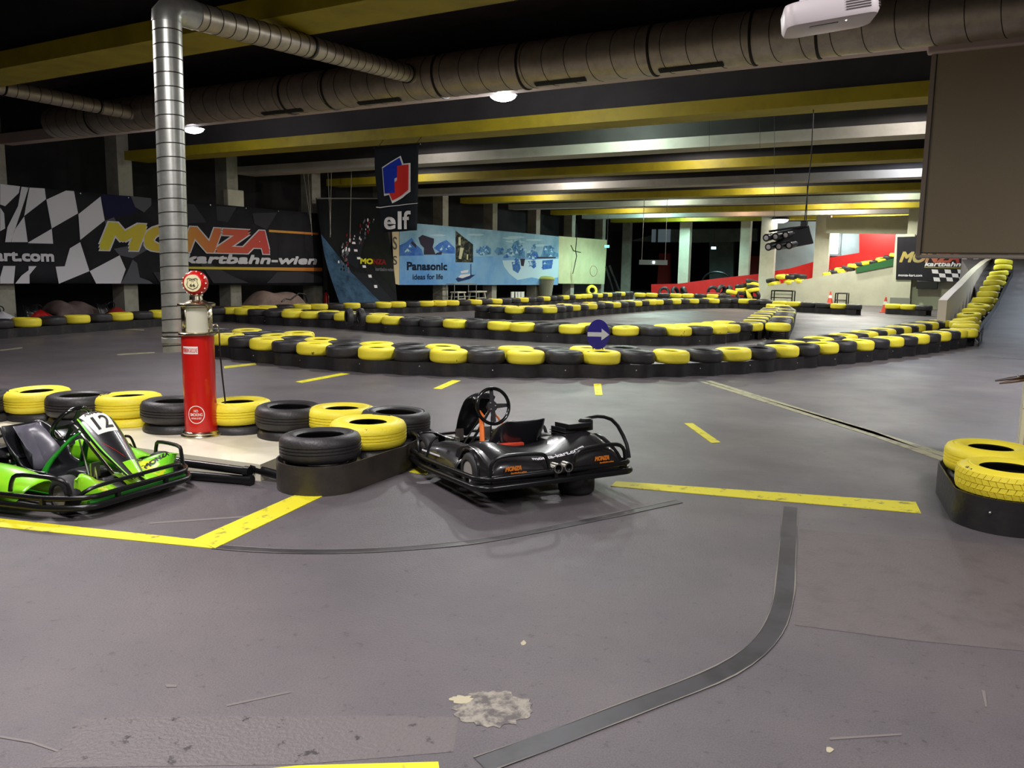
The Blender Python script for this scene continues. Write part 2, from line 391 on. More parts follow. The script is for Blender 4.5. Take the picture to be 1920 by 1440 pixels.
# tiled post at the right edge
m_tile = bpy.data.materials.new('cream_tiles'); m_tile.use_nodes = True
def _tile():
    N = m_tile.node_tree.nodes; L = m_tile.node_tree.links; b = N['Principled BSDF']
    tc = N.new('ShaderNodeTexCoord'); mp = N.new('ShaderNodeMapping'); mp.inputs['Rotation'].default_value = (PI / 2, 0, 0)
    br = N.new('ShaderNodeTexBrick'); L.new(tc.outputs['Object'], mp.inputs['Vector']); L.new(mp.outputs[0], br.inputs['Vector'])
    br.offset = 0; br.inputs['Color1'].default_value = lin((242, 236, 196)); br.inputs['Color2'].default_value = lin((236, 230, 190))
    br.inputs['Mortar'].default_value = lin((168, 164, 140)); br.inputs['Scale'].default_value = 1; br.inputs['Mortar Size'].default_value = .004
    br.inputs['Brick Width'].default_value = .3; br.inputs['Row Height'].default_value = .3
    L.new(br.outputs[0], b.inputs['Base Color']); b.inputs['Roughness'].default_value = .35
_tile()
pp = aD(1911, 800, 6.5)
struct('column_tiled', MB().box((pp.x + .26, pp.y + .2, 2.65), (.5, .5, 5.3)), m_tile)

# ------------------------------------------------------------------ ventilation ducts
def galv(name, rgb, rgb2, rough):
    m = M(name, rgb, rough, .7, noise=(6, rgb2, .35, .7)); return m
m_galv = galv('galvanised_steel', (214, 216, 208), (182, 184, 176), .34)
m_duct = galv('dull_duct_steel', (198, 188, 172), (170, 160, 146), .42)
m_seam = M('duct_seam', (52, 48, 44), .6, .5)
def spiral(length, r, pitch, slant=0.0, n=28, lip=True):
    prof = [(r, 0)]; mis = []
    z = pitch * .5
    while z < length - .03:
        prof += [(r, z), (r + .004, z + .002), (r + .004, z + .008), (r, z + .01)]; mis += [0, 1, 1, 1]; z += pitch
    prof.append((r, length)); mis.append(0)
    return MB().lathe(prof, n, slant=slant, mis=mis)
def place(u, o):  # matrix whose Z axis runs along u
    u = Vector(u).normalized(); a = UP if abs(u.z) < .9 else Vector((0, 1, 0)); x = a.cross(u).normalized(); y = u.cross(x)
    return Matrix(((x.x, y.x, u.x, o[0]), (x.y, y.y, u.y, o[1]), (x.z, y.z, u.z, o[2]), (0, 0, 0, 1)))
def collar(r, w=.03): return MB().lathe([(r, 0), (r + .014, .004), (r + .014, w), (r, w + .004)], 28)
ZD, YD, RD = 4.46, 10.72, .315
xl = aY(108, 235, YD).x
main = thing('ventilation_duct', 'long fat spiral metal duct running under the ceiling across the whole hall', 'duct', (xl, YD, ZD))
L_ = 9.5 - xl
dm = spiral(L_, RD, .34, .07)
for q in dm.v: pass
d0 = obj('duct_run', dm, [m_duct, m_seam], main); d0.matrix_local = place((1, 0, 0), (0, 0, 0))
for xp in (180, 545, 625, 830, 985, 1225, 1410, 1530):
    X = aY(xp, 150, YD).x - xl
    c = obj('duct_collar', collar(RD + .004), m_seam, main); c.matrix_local = place((1, 0, 0), (X, 0, 0))
for xa, xb in ((500, 575), (680, 760), (1010, 1105), (1240, 1360)):
    A = aY(xa, 170, YD).x; B = aY(xb, 150, YD).x
    s_ = []
    for i in range(5):
        an = -PI / 2 - .50 + i * .07; s_.append([(A - xl, math.cos(an) * (RD + .01), math.sin(an) * (RD + .01)), (B - xl, math.cos(an) * (RD + .01), math.sin(an) * (RD + .01))])
    obj('air_slot', MB().grid(s_), M('slot_black', (18, 16, 15), .8), main)
# branch with the hanging drop pipe
RB = .126
DP = 7.55
top = aD(303, 2, DP); bx, by = top.x, top.y
zb = aD(330, 14, DP).z
low = aD(315, 670, DP)
br = thing('drop_duct', 'shiny vertical spiral pipe hanging left, joined to a branch under the ceiling', 'duct', (bx, by, low.z))
hgt = zb - low.z - .12
dp = obj('drop_pipe', spiral(hgt, RB, .125, .012), [m_galv, m_seam], br)
dp.rotation_euler = (0, math.radians(1.2), 0)
obj('end_collar', MB().lathe([(RB, 0), (RB + .010, .004), (RB + .010, .05), (RB, .055)], 28), m_galv, br, (0.002, 0, .09))
obj('end_collar', MB().lathe([(RB, 0), (RB + .006, .004), (RB + .006, .012), (RB, .016)], 28), m_seam, br, (0.003, 0, .15))
obj('end_collar', MB().lathe([(RB, 0), (RB + .006, .004), (RB + .006, .012), (RB, .016)], 28), m_seam, br, (0.003, 0, .19))
off_ = .02 * hgt
P0 = Vector((off_, .3, hgt + .12))
el = [(off_, 0, hgt - .02), (off_, .0, hgt + .04), (off_, .05, hgt + .1), (off_, .16, hgt + .12), P0]
obj('elbow', MB().tube(el, RB + .006, 24), m_galv, br)
P1 = aY(774, 141, YD - .24) - Vector((bx, by, low.z)); du = P1 - P0
bd = obj('branch_run', spiral(du.length, RB, .2, .02), [m_duct, m_seam], br); bd.matrix_local = place(du, P0)
for f_ in (.40, .95):
    c = obj('branch_collar', collar(RB, .025), m_seam, br); c.matrix_local = place(du, P0 + du * f_)
# second branch at the far left
e2 = aY(248, 212, YD - .24)
s2 = aX(0, 163, e2.x + .15); s2 = e2 + (s2 - e2) * 1.5
b2 = thing('branch_duct', 'thin branch duct joining the fat duct at the far left', 'duct', s2)
bm2 = obj('branch_run', spiral((e2 - s2).length, RB, .2, .02), [m_duct, m_seam], b2); bm2.matrix_local = place(e2 - s2, (0, 0, 0))
for f_ in (.34, .8):
    c = obj('branch_collar', collar(RB, .025), m_seam, b2); c.matrix_local = place(e2 - s2, (e2 - s2) * f_)

# ------------------------------------------------------------------ ceiling lamps
m_lamp = M('lamp_glow', (255, 250, 248), .4, emit=9.0)
m_shade = M('lamp_shade_metal', (90, 88, 86), .4, .7)
LAMP0 = None
def hi_bay(loc, color, power, label, down=False, group='hall ceiling lamps'):
    global LAMP0
    if LAMP0 is None:
        t = thing('ceiling_lamp', label, 'lamp', loc, group=group)
        obj('lamp_shade', MB().lathe([(.05, .42), (.06, .30), (.12, .27), (.235, .06), (.24, .03), (.225, .03), (.11, .25), (.0, .25)], 24), m_shade, t)
        obj('diffuser', MB().lathe([(0, -.065), (.08, -.06), (.15, -.04), (.2, -.008), (.222, .035), (.2, .06), (0, .08)], 24), m_lamp, t)
        obj('suspension_rod', MB().tube([(0, 0, .45), (0, 0, 5.3 - loc[2])], .012, 6), m_shade, t)
        LAMP0 = t
    else:
        t = LAMP0.copy(); C.objects.link(t); t.location = loc; t['label'] = label
        for c_ in LAMP0.children:
            d_ = c_.copy(); C.objects.link(d_); d_.parent = t
    z_ = loc[2] - .14
    if down:
        spot((loc[0], loc[1], z_), power * .36, color, 180, .08, blend=.02)
        spot((loc[0], loc[1], z_), power, color, 142, .12, blend=.35)
    else:
        point((loc[0], loc[1], z_), power * .28, color, .08)
        spot((loc[0], loc[1], z_), power * .8, color, 142, .12, blend=.35)
    return t
hi_bay(g(943, 182, 4.345), (.98, .97, 1), 420, 'lit round ceiling lamp hanging below the middle of the fat duct')
hi_bay(g(362, 244, 4.345), (.95, .92, 1), 200, 'lit round ceiling lamp beside the hanging drop pipe at left')
hi_bay(g(1463, 414, 4.18), (1, .98, .92), 70, 'lit ceiling lamp far back above the hanging start lights').scale = (1.9, 1.9, 1.9)
# lamps up between the beams: their light shows on the beam behind them
for (xp, k, col, pw) in ((820, 4, WARM, 90), (1190, 4, (.78, 1, .84), 520), (1710, 4, WARM, 190), (790, 5, WARM, 170), (1310, 5, WARM, 230),
                         (1080, 6, WARM, 230), (1710, 6, (.8, .85, 1), 180), (1020, 7, WARM, 170), (1440, 7, WARM, 210), (1260, 8, (.85, 1, .8), 260), (1680, 8, (.85, 1, .75), 240),
                         (1190, 9, WARM, 190), (1560, 9, WARM, 190), (1235, 10, CYAN, 420), (1400, 10, ORANGE, 110), (1600, 10, WARM, 220), (1300, 11, CYAN, 300), (1650, 11, WARM, 200), (1660, 9, (1, 1, .9), 300), (1560, 10, (.9, 1, .85), 160)):  # the last few are unseen lamps added to brighten the pale ramp flank
    yl = FRONT[k] - 1.05
    X = aY(xp, 300, FRONT[k]).x
    hi_bay((X, yl, 4.76), col, pw * (1.0 if k < 6 else 1.7), 'ceiling lamp tucked up between two beams behind the fat duct', not (k == 4 and xp == 1190))
# daylight reaching the ramps from outside
area((3.5, 33, 5.2), 520, (.72, .85, 1), 5, 3, (math.radians(-20), 0, 0), 'ramp_daylight')
point((-7.5, 48.3, 3.2), 120, (.9, 1, 1), .4, 'window_daylight')
point((-5.0, 45.9, 4.0), 170, (1, .96, .9), .1, 'red_wall_fill')  # added fill light that brightens the red ramp wall

# ------------------------------------------------------------------ tyres
def tyre_profile(R=.29, h=.19, hole=.165, grooves=False):
    o = R; q = [(hole, .018), (hole + .02, .004), (hole + .05, .0), (o - .05, .0), (o - .018, .014), (o - .003, .04), (o, .06)]
    if grooves:
        for z in (.072, .095, .118): q += [(o, z - .006), (o - .007, z - .004), (o - .007, z + .002), (o, z + .004)]
    q += [(o, .13), (o - .003, .15), (o - .018, .176), (o - .05, h), (o - .062, h - .004), (o - .07, h), (hole + .05, h), (hole + .02, h - .006), (hole, h - .02),
          (hole + .004, h - .03), (o - .07, h - .035), (o - .04, h - .07), (o - .035, .095), (o - .04, .07), (o - .07, .035), (hole + .004, .03)]
    return [(r, z) for r, z in q]
def block_tread(mb, R=.29):
    """zig-zag tread blocks standing proud of the carcass"""
    for row, (z0, z1) in enumerate(((.035, .066), (.07, .1), (.104, .134), (.138, .166))):
        n = 44
        for i in range(n):
            a0 = 2 * PI * (i + .06 + .3 * (row % 2)) / n; a1 = 2 * PI * (i + .94 + .3 * (row % 2)) / n; sk = .05 * (1 if row % 2 else -1) / 2
            vs = []
            for r in (R - .012, R + .006):
                for a, z, s_ in ((a0, z0, -sk), (a1, z0, -sk), (a1, z1, sk), (a0, z1, sk)):
                    rr = r - (.008 if (row in (0, 3) and ((row == 0 and z == z0) or (row == 3 and z == z1))) else 0)
                    vs.append((rr * math.cos(a + s_), rr * math.sin(a + s_), z))
            mb.add(vs, [(4, 5, 6, 7), (0, 1, 5, 4), (1, 2, 6, 5), (2, 3, 7, 6), (3, 0, 4, 7)])
    return mb
T = {}
def tyre_mb(hole, grooves=False, R=.29, n=24):
    p = tyre_profile(R=R, hole=hole, grooves=grooves); k0 = max(i for i, q in enumerate(p) if q[1] > .189)
    return MB().lathe(p, n, closed=True, mis=[0 if i < k0 + 2 or i == len(p) - 1 else 1 for i in range(len(p))])
T['far_y'] = tyre_mb(.14).mesh('tyre_yellow', [m_ytyre, m_btyre])
T['far_b'] = tyre_mb(.165).mesh('tyre_black', [m_btyre, m_btyre])
T['near_y'] = tyre_mb(.142, True, n=56).mesh('tyre_yellow_grooved', [m_ytyre, m_btyre])
T['near_b'] = tyre_mb(.17, True, n=56).mesh('tyre_black_grooved', [m_btyre, m_btyre])
T['block_y'] = block_tread(tyre_mb(.165, R=.284, n=56)).mesh('tyre_yellow_blocks', [m_ytyre, m_btyre])
def tyre(kind, loc, label, group, rot=None, sc=1.0, name='tyre'):
    o = bpy.data.objects.new(name, T[kind]); C.objects.link(o); o.location = loc
    o.rotation_euler = rot if rot else (rnd.uniform(-.03, .03), rnd.uniform(-.03, .03), rnd.uniform(0, 6.28))
    o.scale = (sc, sc, sc)
    return tag(o, label, 'tyre', group)
def resample(P, step):
    P = [Vector(p) for p in P]; out = [P[0].copy()]; need = step; i = 0; cur = P[0].copy()
    while i < len(P) - 1:
        d = (P[i + 1] - cur).length
        if d >= need:
            cur = cur + (P[i + 1] - cur) * (need / d); out.append(cur.copy()); need = step
        else: need -= d; i += 1; cur = P[i].copy()
    return out
def normals(P):
    n = []
    for i in range(len(P)):
        t = P[min(i + 1, len(P) - 1)] - P[max(0, i - 1)]; t.z = 0; t.normalize(); n.append(Vector((-t.y, t.x, 0)))
    return n
def smooth(P, k=2):
    for _ in range(k):
        P = [P[0]] + [(P[i - 1] + P[i] * 2 + P[i + 1]) / 4 for i in range(1, len(P) - 1)] + [P[-1]]
    return P
RB_ = .262
def ribbon(path, h, name, mat, label, cat='belt', closed=False, group=None, th=.012, z0=0.0, bolts=0):
    """upright rubber belt following a plan path"""
    P = [Vector((p.x, p.y, z0)) for p in path]; n = len(P); nr = []
    for i in range(n):
        t = (P[(i + 1) % n] - P[i - 1]) if closed else (P[min(i + 1, n - 1)] - P[max(i - 1, 0)])
        t.normalize(); nr.append(Vector((-t.y, t.x, 0)))
    rows = []
    for p, q in zip(P, nr):
        a = p + q * th / 2; b = p - q * th / 2
        rows.append([(a.x, a.y, z0 - .005), (a.x, a.y, z0 + h), (b.x, b.y, z0 + h), (b.x, b.y, z0 - .005)])
    if closed: rows.append(rows[0])
    mb = MB()
    for lvl in range(3):
        mb.grid([[r[lvl], r[lvl + 1]] for r in rows], smooth=True)
    o = obj(name, mb, mat); tag(o, label, cat, group)
    if bolts:
        for i in range(3, n, bolts):
            c = P[i]; q = nr[i]
            for s_ in (1,):
                obj('bolt', MB().sphere((0, 0, 0), .011, 8, 5), m_steel, o, (c.x - q.x * .008, c.y - q.y * .008, z0 + h * rnd.uniform(.45, .7)))
    return o
def bulge(cs, ns, r, span=.8, k=5):
    out = []
    for c, n_ in zip(cs, ns):
        a0 = math.atan2(n_.y, n_.x)
        for i in range(k):
            a = a0 + span * (1 - 2 * i / (k - 1)); out.append(Vector((c.x + r * math.cos(a), c.y + r * math.sin(a), 0)))
    return out
def cap(c, a0, a1, r, k=7):
    return [Vector((c.x + r * math.cos(a0 + (a1 - a0) * i / (k - 1)), c.y + r * math.sin(a0 + (a1 - a0) * i / (k - 1)), 0)) for i in range(k)]
def barrier(desc, rowdesc, pts, yellows, rows=1, second=None, step=.575, group=None, belt=True, hb=.2, alt=None, far_rows=None):
    """pts: pixels along the foot of the belt facing the camera, left to right"""
    base = smooth(resample([g(x, y) for x, y in pts], .3), 3)
    nb = normals(base)                       # points away from the camera for left-to-right paths
    c1 = resample([b + n * RB_ for b, n in zip(base, nb)], step)
    n1 = normals(c1)
    def colour(cs, ylist, phase=None):
        out = []
        if isinstance(ylist, (int, float)):   # alternate, anchored at that pixel
            pxs = [px((c.x, c.y, .38))[0] for c in cs]
            k = min(range(len(cs)), key=lambda i: abs(pxs[i] - ylist))
            return [(i - k) % 2 == 0 for i in range(len(cs))]
        pxs = [px((c.x, c.y, .38))[0] for c in cs]
        for i, c in enumerate(cs):
            w = abs(pxs[min(i + 1, len(cs) - 1)] - pxs[max(i - 1, 0)]) / (2 if 0 < i < len(cs) - 1 else 1)
            out.append(min(abs(pxs[i] - y) for y in ylist) < w * .52)
        return out
    def put(cs, ys, rd):
        for i, (c, y) in enumerate(zip(cs, ys)):
            col = 'yellow' if y else 'black'
            tyre('far_y' if y else 'far_b', (c.x + rnd.uniform(-.015, .015), c.y + rnd.uniform(-.015, .015), hb - .004), f'{col} tyre, {ordinal(i + 1)} from left in the {rd} of the {desc}', group or f'tyres of the {desc}',
                 sc=rnd.uniform(.985, 1.0))
    put(c1, colour(c1, yellows), rowdesc)
    back = None
    if second:
        x0, x1, ylist = second
        c2 = [c + n * .56 + (n1[i - 1] * 0) for i, (c, n) in enumerate(zip(c1, n1))]
        c2 = resample(smooth(c2, 2), step)
        # shift by half a tyre so that the rows nest
        c2 = [c for c in c2 if x0 <= px((c.x, c.y, .38))[0] <= x1]
        put(c2, colour(c2, ylist), 'back row'); back = c2
    if belt:
        loop = bulge(c1[::-1], [-n for n in n1[::-1]], RB_)          # right to left along the near side
        path = loop
        ribbon(path[::-1], hb, 'rubber_belt', m_belt, f'black rubber belt wrapped along the foot of the {desc}', bolts=9)
        if back:
            n2 = normals(back)
            ribbon(bulge(back, n2, RB_), hb, 'rubber_belt', m_belt, f'black rubber belt along the far side of the {desc}')
        else:
            ribbon(bulge(c1, n1, RB_), hb, 'rubber_belt', m_belt, f'black rubber belt along the far side of the {desc}')
    return c1
# nearest barrier: a long shallow curve across the hall
A_ = [(404, 669), (450, 677), (560, 690), (650, 698), (750, 704), (870, 708), (960, 710), (1050, 709), (1130, 711), (1200, 709), (1300, 707), (1400, 702), (1480, 695),
      (1555, 687), (1625, 680), (1700, 670), (1770, 660), (1830, 648)]
barrier('nearest long barrier', 'front row', A_, 838, second=(400, 1185, [514, 612, 721, 849, 980, 1113]))
# the right end of that barrier has its own back row
def loose_row(desc, rd, pts, ys, step=.58, hb=.196, z0=.38, group=None, sm=False):
    P = [g(x, y, z0) for x, y in pts]
    if sm: P = smooth(resample(P, .5), 12)
    P = resample(P, step)
    for i, c in enumerate(P):
        pxs = [px((q.x, q.y, .38))[0] for q in P]
        w = abs(pxs[min(i + 1, len(P) - 1)] - pxs[max(i - 1, 0)]) / 2
        y = (min(abs(pxs[i] - v) for v in ys) < w * .55) if isinstance(ys, list) else ((i + ys) % 2 == 0)
        tyre('far_y' if y else 'far_b', (c.x, c.y, hb), f"{'yellow' if y else 'black'} tyre, {ordinal(i + 1)} from left in the {rd} of the {desc}", group or f'tyres of the {desc}', sc=.99)
    return P
def row_with_belt(desc, rd, pts, ys, **k):
    P = loose_row(desc, rd, pts, ys, **k); n = normals(P); n_ = [-q for q in n]
    ribbon(bulge(P, n, RB_), .196, 'rubber_belt', m_belt, f'black rubber belt under the {rd} of the {desc}, far side')
    ribbon(bulge(P[::-1], n_[::-1], RB_), .196, 'rubber_belt', m_belt, f'black rubber belt under the {rd} of the {desc}, near side')
    return P
row_with_belt('nearest long barrier', 'short third row', [(408, 618), (446, 617), (548, 622), (575, 624)], [446, 548])
row_with_belt('nearest long barrier', 'right back row', [(1452, 643), (1485, 640), (1521, 635), (1560, 630), (1597, 625), (1633, 620), (1680, 613), (1715, 607), (1765, 600)], 1, sm=True)
# second barrier: the near leg of the inner loop
B_ = [(400, 601), (420, 603), (488, 609), (597, 614), (651, 618), (759, 628), (840, 632), (880, 634), (988, 641), (1097, 646), (1232, 649), (1327, 648), (1400, 639), (1438, 634)]
barrier('middle barrier', 'front row', B_, [436, 461, 532, 570, 636, 713, 746, 857, 945, 986, 1061, 1167, 1250, 1332, 1373, 1425],
        second=(480, 1400, [500, 560, 620, 640, 700, 1101, 1269, 1310, 1337, 1370]))
# turn of the loop at its right end
row_with_belt('loop turn', 'outer row', [(1459, 606), (1465, 597), (1472, 588), (1476, 580), (1466, 573), (1450, 570)], [1459, 1467, 1474, 1450], group='tyres of the loop turn')
row_with_belt('loop turn', 'inner row', [(1408, 605), (1420, 596), (1428, 589), (1440, 582), (1447, 576)], 0, group='tyres of the loop turn')
# third barrier: the far leg of the loop, near end at left
C_ = [(896, 597), (960, 601), (1034, 601), (1090, 594), (1151, 589), (1232, 582), (1300, 579), (1345, 578), (1395, 578), (1440, 579)]
barrier('far loop barrier', 'front row', C_, [967, 1028, 1075, 1110, 1145, 1186, 1213, 1232, 1260, 1290, 1340, 1397], second=(900, 1400, [914, 945, 985, 1020, 1060, 1100, 1140, 1180, 1220, 1270, 1330]))
# left wall barrier along the colonnade
D_ = [(-60, 602), (43, 597), (129, 592), (217, 587), (284, 583), (380, 578), (486, 573), (610, 569.5), (709, 567), (792, 565), (888, 562), (975, 558.5), (1055, 554), (1118, 550.5), (1182, 546.5)]
row_with_belt('colonnade barrier', 'only row', D_, [43, 129, 217, 284, 486, 552, 610, 660, 709, 752, 792, 834, 852, 888, 920, 975, 1023, 1055, 1079, 1094, 1118, 1140, 1160, 1182], step=.6, sm=True)
row_with_belt('red wall barrier', 'only row', [(1200, 549.5), (1232, 550), (1270, 550.5), (1300, 551), (1345, 552), (1385, 553)], [1205, 1232, 1267, 1300, 1345], sm=True)
row_with_belt('ramp flank barrier', 'only row', [(1397, 561), (1440, 564), (1491, 566), (1537, 568), (1567, 569), (1594, 570.5), (1621, 572)], [1397, 1467, 1491, 1567, 1619], step=.6, sm=True)
row_with_belt('corner banner barrier', 'only row', [(1675, 570), (1698, 571), (1719, 572), (1756, 574)], [1675, 1719, 1754], step=.6, sm=True)

# tyres climbing the right ramp beside the parapet
rb = RTP
for i, p in enumerate(rb):
    up_ = (math.atan(SL) if i > 2 else 0, 0, rnd.uniform(0, 6))
    tyre('far_y', (p.x, p.y, p.z - .19), f'yellow tyre, {ordinal(i + 1)} from the bottom of the row climbing the right ramp', 'tyres climbing the right ramp', rot=up_)
    if i > 1:
        tyre('far_y' if i in (4, 7, 8, 11) else 'far_b', (p.x + .02, p.y + .03, p.z - .385), f'lower tyre under the {ordinal(i + 1)} yellow tyre climbing the right ramp', 'lower tyres climbing the right ramp', rot=up_)
mbb = MB()
rws = []
for p in rb:
    x, y, z = p.x + .31, p.y, p.z
    rws.append([(x, y, z - .42), (x, y, z - .2), (x + .015, y, z - .2), (x + .015, y, z - .42)])
for lv in range(3): mbb.grid([[r[lv], r[lv + 1]] for r in rws])
tag(obj('rubber_belt', mbb, m_belt), 'black rubber belt along the foot of the tyres climbing the right ramp', 'belt')

# tyres on the back ramp's parapet, rising to the right
for i, (x, y, c) in enumerate(((1556, 511, 'y'), (1566, 507, 'b'), (1577, 504, 'y'), (1590, 501, 'b'), (1601, 497, 'y'), (1613, 494, 'b'), (1625, 491, 'y'), (1640, 489, 'b'), (1655, 485, 'y'), (1668, 481, 'b'), (1680, 477, 'y'))):
    p = aY(x, y, 42.6)
    tyre('far_' + c, (p.x, p.y, p.z - .17), f"{'yellow' if c == 'y' else 'black'} tyre, {ordinal(i + 1)} from the left on the ramp parapet right of the pillar", 'tyres on the back ramp parapet', rot=(0, -.17, i), sc=1.05)
gb = [aY(x, y, 42.35) for x, y in ((1606, 502), (1690, 481), (1690, 496), (1606, 512))]
tag(obj('green_belt', MB().prism([(p.x, p.z) for p in gb], 0, .05, 0, Matrix(((1, 0, 0, 0), (0, 0, 1, 42.12), (0, 1, 0, 0), (0, 0, 0, 1)))), M('green_rubber', (30, 96, 44), .6)), 'dark green belt hanging below the parapet tyres near the corner poster', 'belt')
for i, (x, y, c) in enumerate(((1449, 526, 'b'), (1467, 519, 'y'), (1482, 519, 'b'), (1500, 518, 'b'))):
    p = aY(x, y, 42.5); tyre('far_' + c, (p.x, p.y, p.z - .1), f"{'yellow' if c == 'y' else 'black'} tyre, {ordinal(i + 1)} from the left on the parapet between the two pillars", 'tyres between the two far pillars', rot=(0, -.12, i), sc=1.1)
for i, (x, y) in enumerate(((1452, 531), (1482, 528), (1500, 526))):
    p = aY(x, y, 42.5); tyre('far_y', (p.x, p.y, p.z - .12), f'lower yellow tyre, {ordinal(i + 1)} from the left between the two far pillars', 'tyres between the two far pillars', rot=(0, -.12, i), sc=1.1)
# heap of tyres at the foot of the back ramp
HEAP = [(1244, 549, 'b', 1), (1262, 549, 'b', 1), (1278, 549, 'b', 1), (1335, 548, 'b', 1), (1354, 546, 'b', 1), (1368, 547, 'b', 1), (1390, 537, 'b', 0), (1391, 543, 'y', 0), (1392, 549, 'b', 0), (1409, 529, 'b', 0), (1411, 534, 'y', 0), (1411, 539, 'b', 0), (1413, 545, 'y', 0), (1388, 555, 'b', 1), (1400, 554, 'y', 1), (1412, 555, 'b', 1), (1372, 549, 'y', 0)]
for i, (x, y, c, up) in enumerate(HEAP):
    p = aY(x, y, 43.6 - .03 * i)
    nm = 'yellow' if c == 'y' else 'black'
    side = 'standing upright' if up else 'lying tilted'
    tyre('far_' + c, (p.x, p.y + (.0 if not up else .1), p.z - (.08 if not up else 0)), f'{nm} tyre {side}, {ordinal(i + 1)} from left in the loose heap along the red wall', 'loose tyres along the red wall',
         rot=((PI / 2 - .3, 0, .3 + i) if up else (.1, -.2, i)), sc=1.08)

# ------------------------------------------------------------------ foreground tyres at left
def stack(x, y, c, lc, label, under, near='near', z=.4, sc=1.03, zb=0.0):
    p = g(x, y, z)
    tyre(f'{near}_{c}', (p.x, p.y, z - .19 * sc), label, 'big tyres around the fuel pump platform', sc=sc)
    if lc: tyre(f'{near}_{lc}', (p.x + .01, p.y + .01, max(zb, z - .38 * sc)), under, 'big tyres around the fuel pump platform', sc=sc * .995)
    return p
stack(-42, 733, 'b', 'b', 'black tyre on its stack at the very left edge behind the green kart', 'lower black tyre at the very left edge behind the green kart')
stack(70, 730, 'y', 'b', 'yellow tyre on top of the stack behind the green kart seat', 'black tyre under the leftmost yellow tyre')
stack(150, 738, 'b', 'b', 'black tyre on top of the stack between the two left yellow tyres', 'lower black tyre between the two left yellow stacks')
stack(241, 739, 'y', 'y', 'yellow tyre on top of the stack just behind the green kart steering wheel', 'lower yellow tyre of the all yellow stack')
stack(328, 749, 'b', 'b', 'black tyre on top of the stack left behind the red fuel pump', 'lower black tyre left behind the red fuel pump')
stack(446, 750, 'y', 'b', 'yellow tyre on top of the stack right behind the red fuel pump', 'black tyre under the yellow one right behind the red fuel pump')
stack(543, 759, 'b', 'b', 'black tyre on top of the stack third to the right of the pump', 'lower black tyre of the stack right of the yellow one')
P1 = stack(641, 762, 'y', 'b', 'yellow tyre behind the front yellow one in the belted cluster', 'black tyre under the rear yellow tyre of the belted cluster')
P2 = stack(741, 769, 'b', 'b', 'black tyre at the right rear of the belted cluster by the black kart', 'lower black tyre at the right rear of the belted cluster')
P3 = stack(690, 787, 'y', 'b', 'front yellow tyre with a wide dark hole in the belted cluster', 'lower black tyre inside the belt under the front yellow tyre', sc=1.06)
P4 = stack(601, 811, 'b', 'b', 'front black tyre at the left end of the belted cluster', 'lower black tyre inside the belt under the front black tyre', sc=1.03)
cl = [P4, P3, P2]
rr_ = .318
path = cap(P4, math.radians(195), math.radians(352), rr_, 14)
path += cap(P3, math.radians(348), math.radians(366), rr_ + .012, 4)
path += cap(P2, math.radians(360), math.radians(440), rr_, 9)
ribbon(path, .215, 'rubber_belt', m_belt_brown, 'worn brownish belt wrapped around the front tyre cluster by the black kart', bolts=0)
# foreground tyres at the right edge around the tiled post
q1 = g(1858, 838, .385); q2 = g(1893, 874, .385)
D1 = q1; 
tyre('near_y', (q1.x, q1.y, .2), 'yellow tyre behind, at the foot of the cream tiled post at the right edge', 'tyres around the tiled post', rot=(0, 0, .5), sc=1.04)
tyre('block_y', (q2.x, q2.y, .19), 'front yellow tyre with block tread cut by the right edge', 'tyres around the tiled post', rot=(0, 0, 1.5), sc=1.06)
tyre('near_b', (q1.x, q1.y, .0), 'lower tyre under the rear yellow tyre by the tiled post', 'tyres around the tiled post', rot=(0, 0, .5), sc=1.0)
tyre('near_b', (q2.x, q2.y, .0), 'lower tyre under the block tread yellow tyre at the right edge', 'tyres around the tiled post', rot=(0, 0, .5), sc=1.0)
q3 = Vector((q2.x + .62, q2.y + .28, 0))
tyre('near_b', (q3.x, q3.y, .0), 'black tyre beyond the right edge inside the same belt', 'tyres around the tiled post', rot=(0, 0, .5))
pth = cap(q1, math.radians(120), math.radians(196), .325, 7) + cap(q2, math.radians(204), math.radians(285), .33, 9) + cap(q3, math.radians(290), math.radians(330), .31, 4)
ribbon(pth, .225, 'rubber_belt', m_belt, 'black belt with a shiny bolt around the yellow tyres at the right edge', bolts=9)

# ------------------------------------------------------------------ platform, rails, pump
PZ = .13
e0 = g(488, 871, PZ); e1 = g(355, 853, PZ); dirn = (e1 - e0).normalized()
pl = [e0 + dirn * 5.5 + Vector((-.2, .0, 0))] + [g(x, y, PZ) for x, y in ((-150, 752), (0, 768), (250, 793), (400, 804), (535, 812), (545, 845), (522, 857), (488, 871))]
m_plat = M('cream_platform_tiles', (236, 230, 206), .35, noise=(3, (222, 214, 186), .45, .75))
po = obj('platform', MB().prism([(p.x, p.y) for p in pl], 0, PZ), m_plat)
tag(po, 'low cream tiled platform the red fuel pump stands on', 'platform')
# rails lying along the platform's front edge
def rail(label, pts, r=.035):
    P = [Vector(p) for p in pts]; c = P[0]
    t = thing('bumper_rail', label, 'rail', c, group='black rails along the platform edge')
    rel = [p - c for p in P]
    obj('pipe', MB().tube(rel, r, 14), m_tube, t)
    for p_, d in ((rel[0], rel[0] - rel[1]), (rel[-1], rel[-1] - rel[-2])):
        m_ = MB().lathe([(r - .001, 0), (r + .006, 0), (r + .006, .05), (r - .001, .05)], 14)
        oo = obj('end_sleeve', m_, m_tube, t); oo.matrix_local = place(d, p_ - d.normalized() * .045)
    return t
rail('upper black rail along the front edge of the cream platform', [g(330, 866, .10), g(468, 884, .10)], .032)
rail('lower black rail on the floor before the cream platform', [g(330, 889, .035), g(472, 901, .035)], .034)
rail('short black rail angled to the floor against the worn belt', [g(474, 878, .085), g(556, 900, .04)], .034)

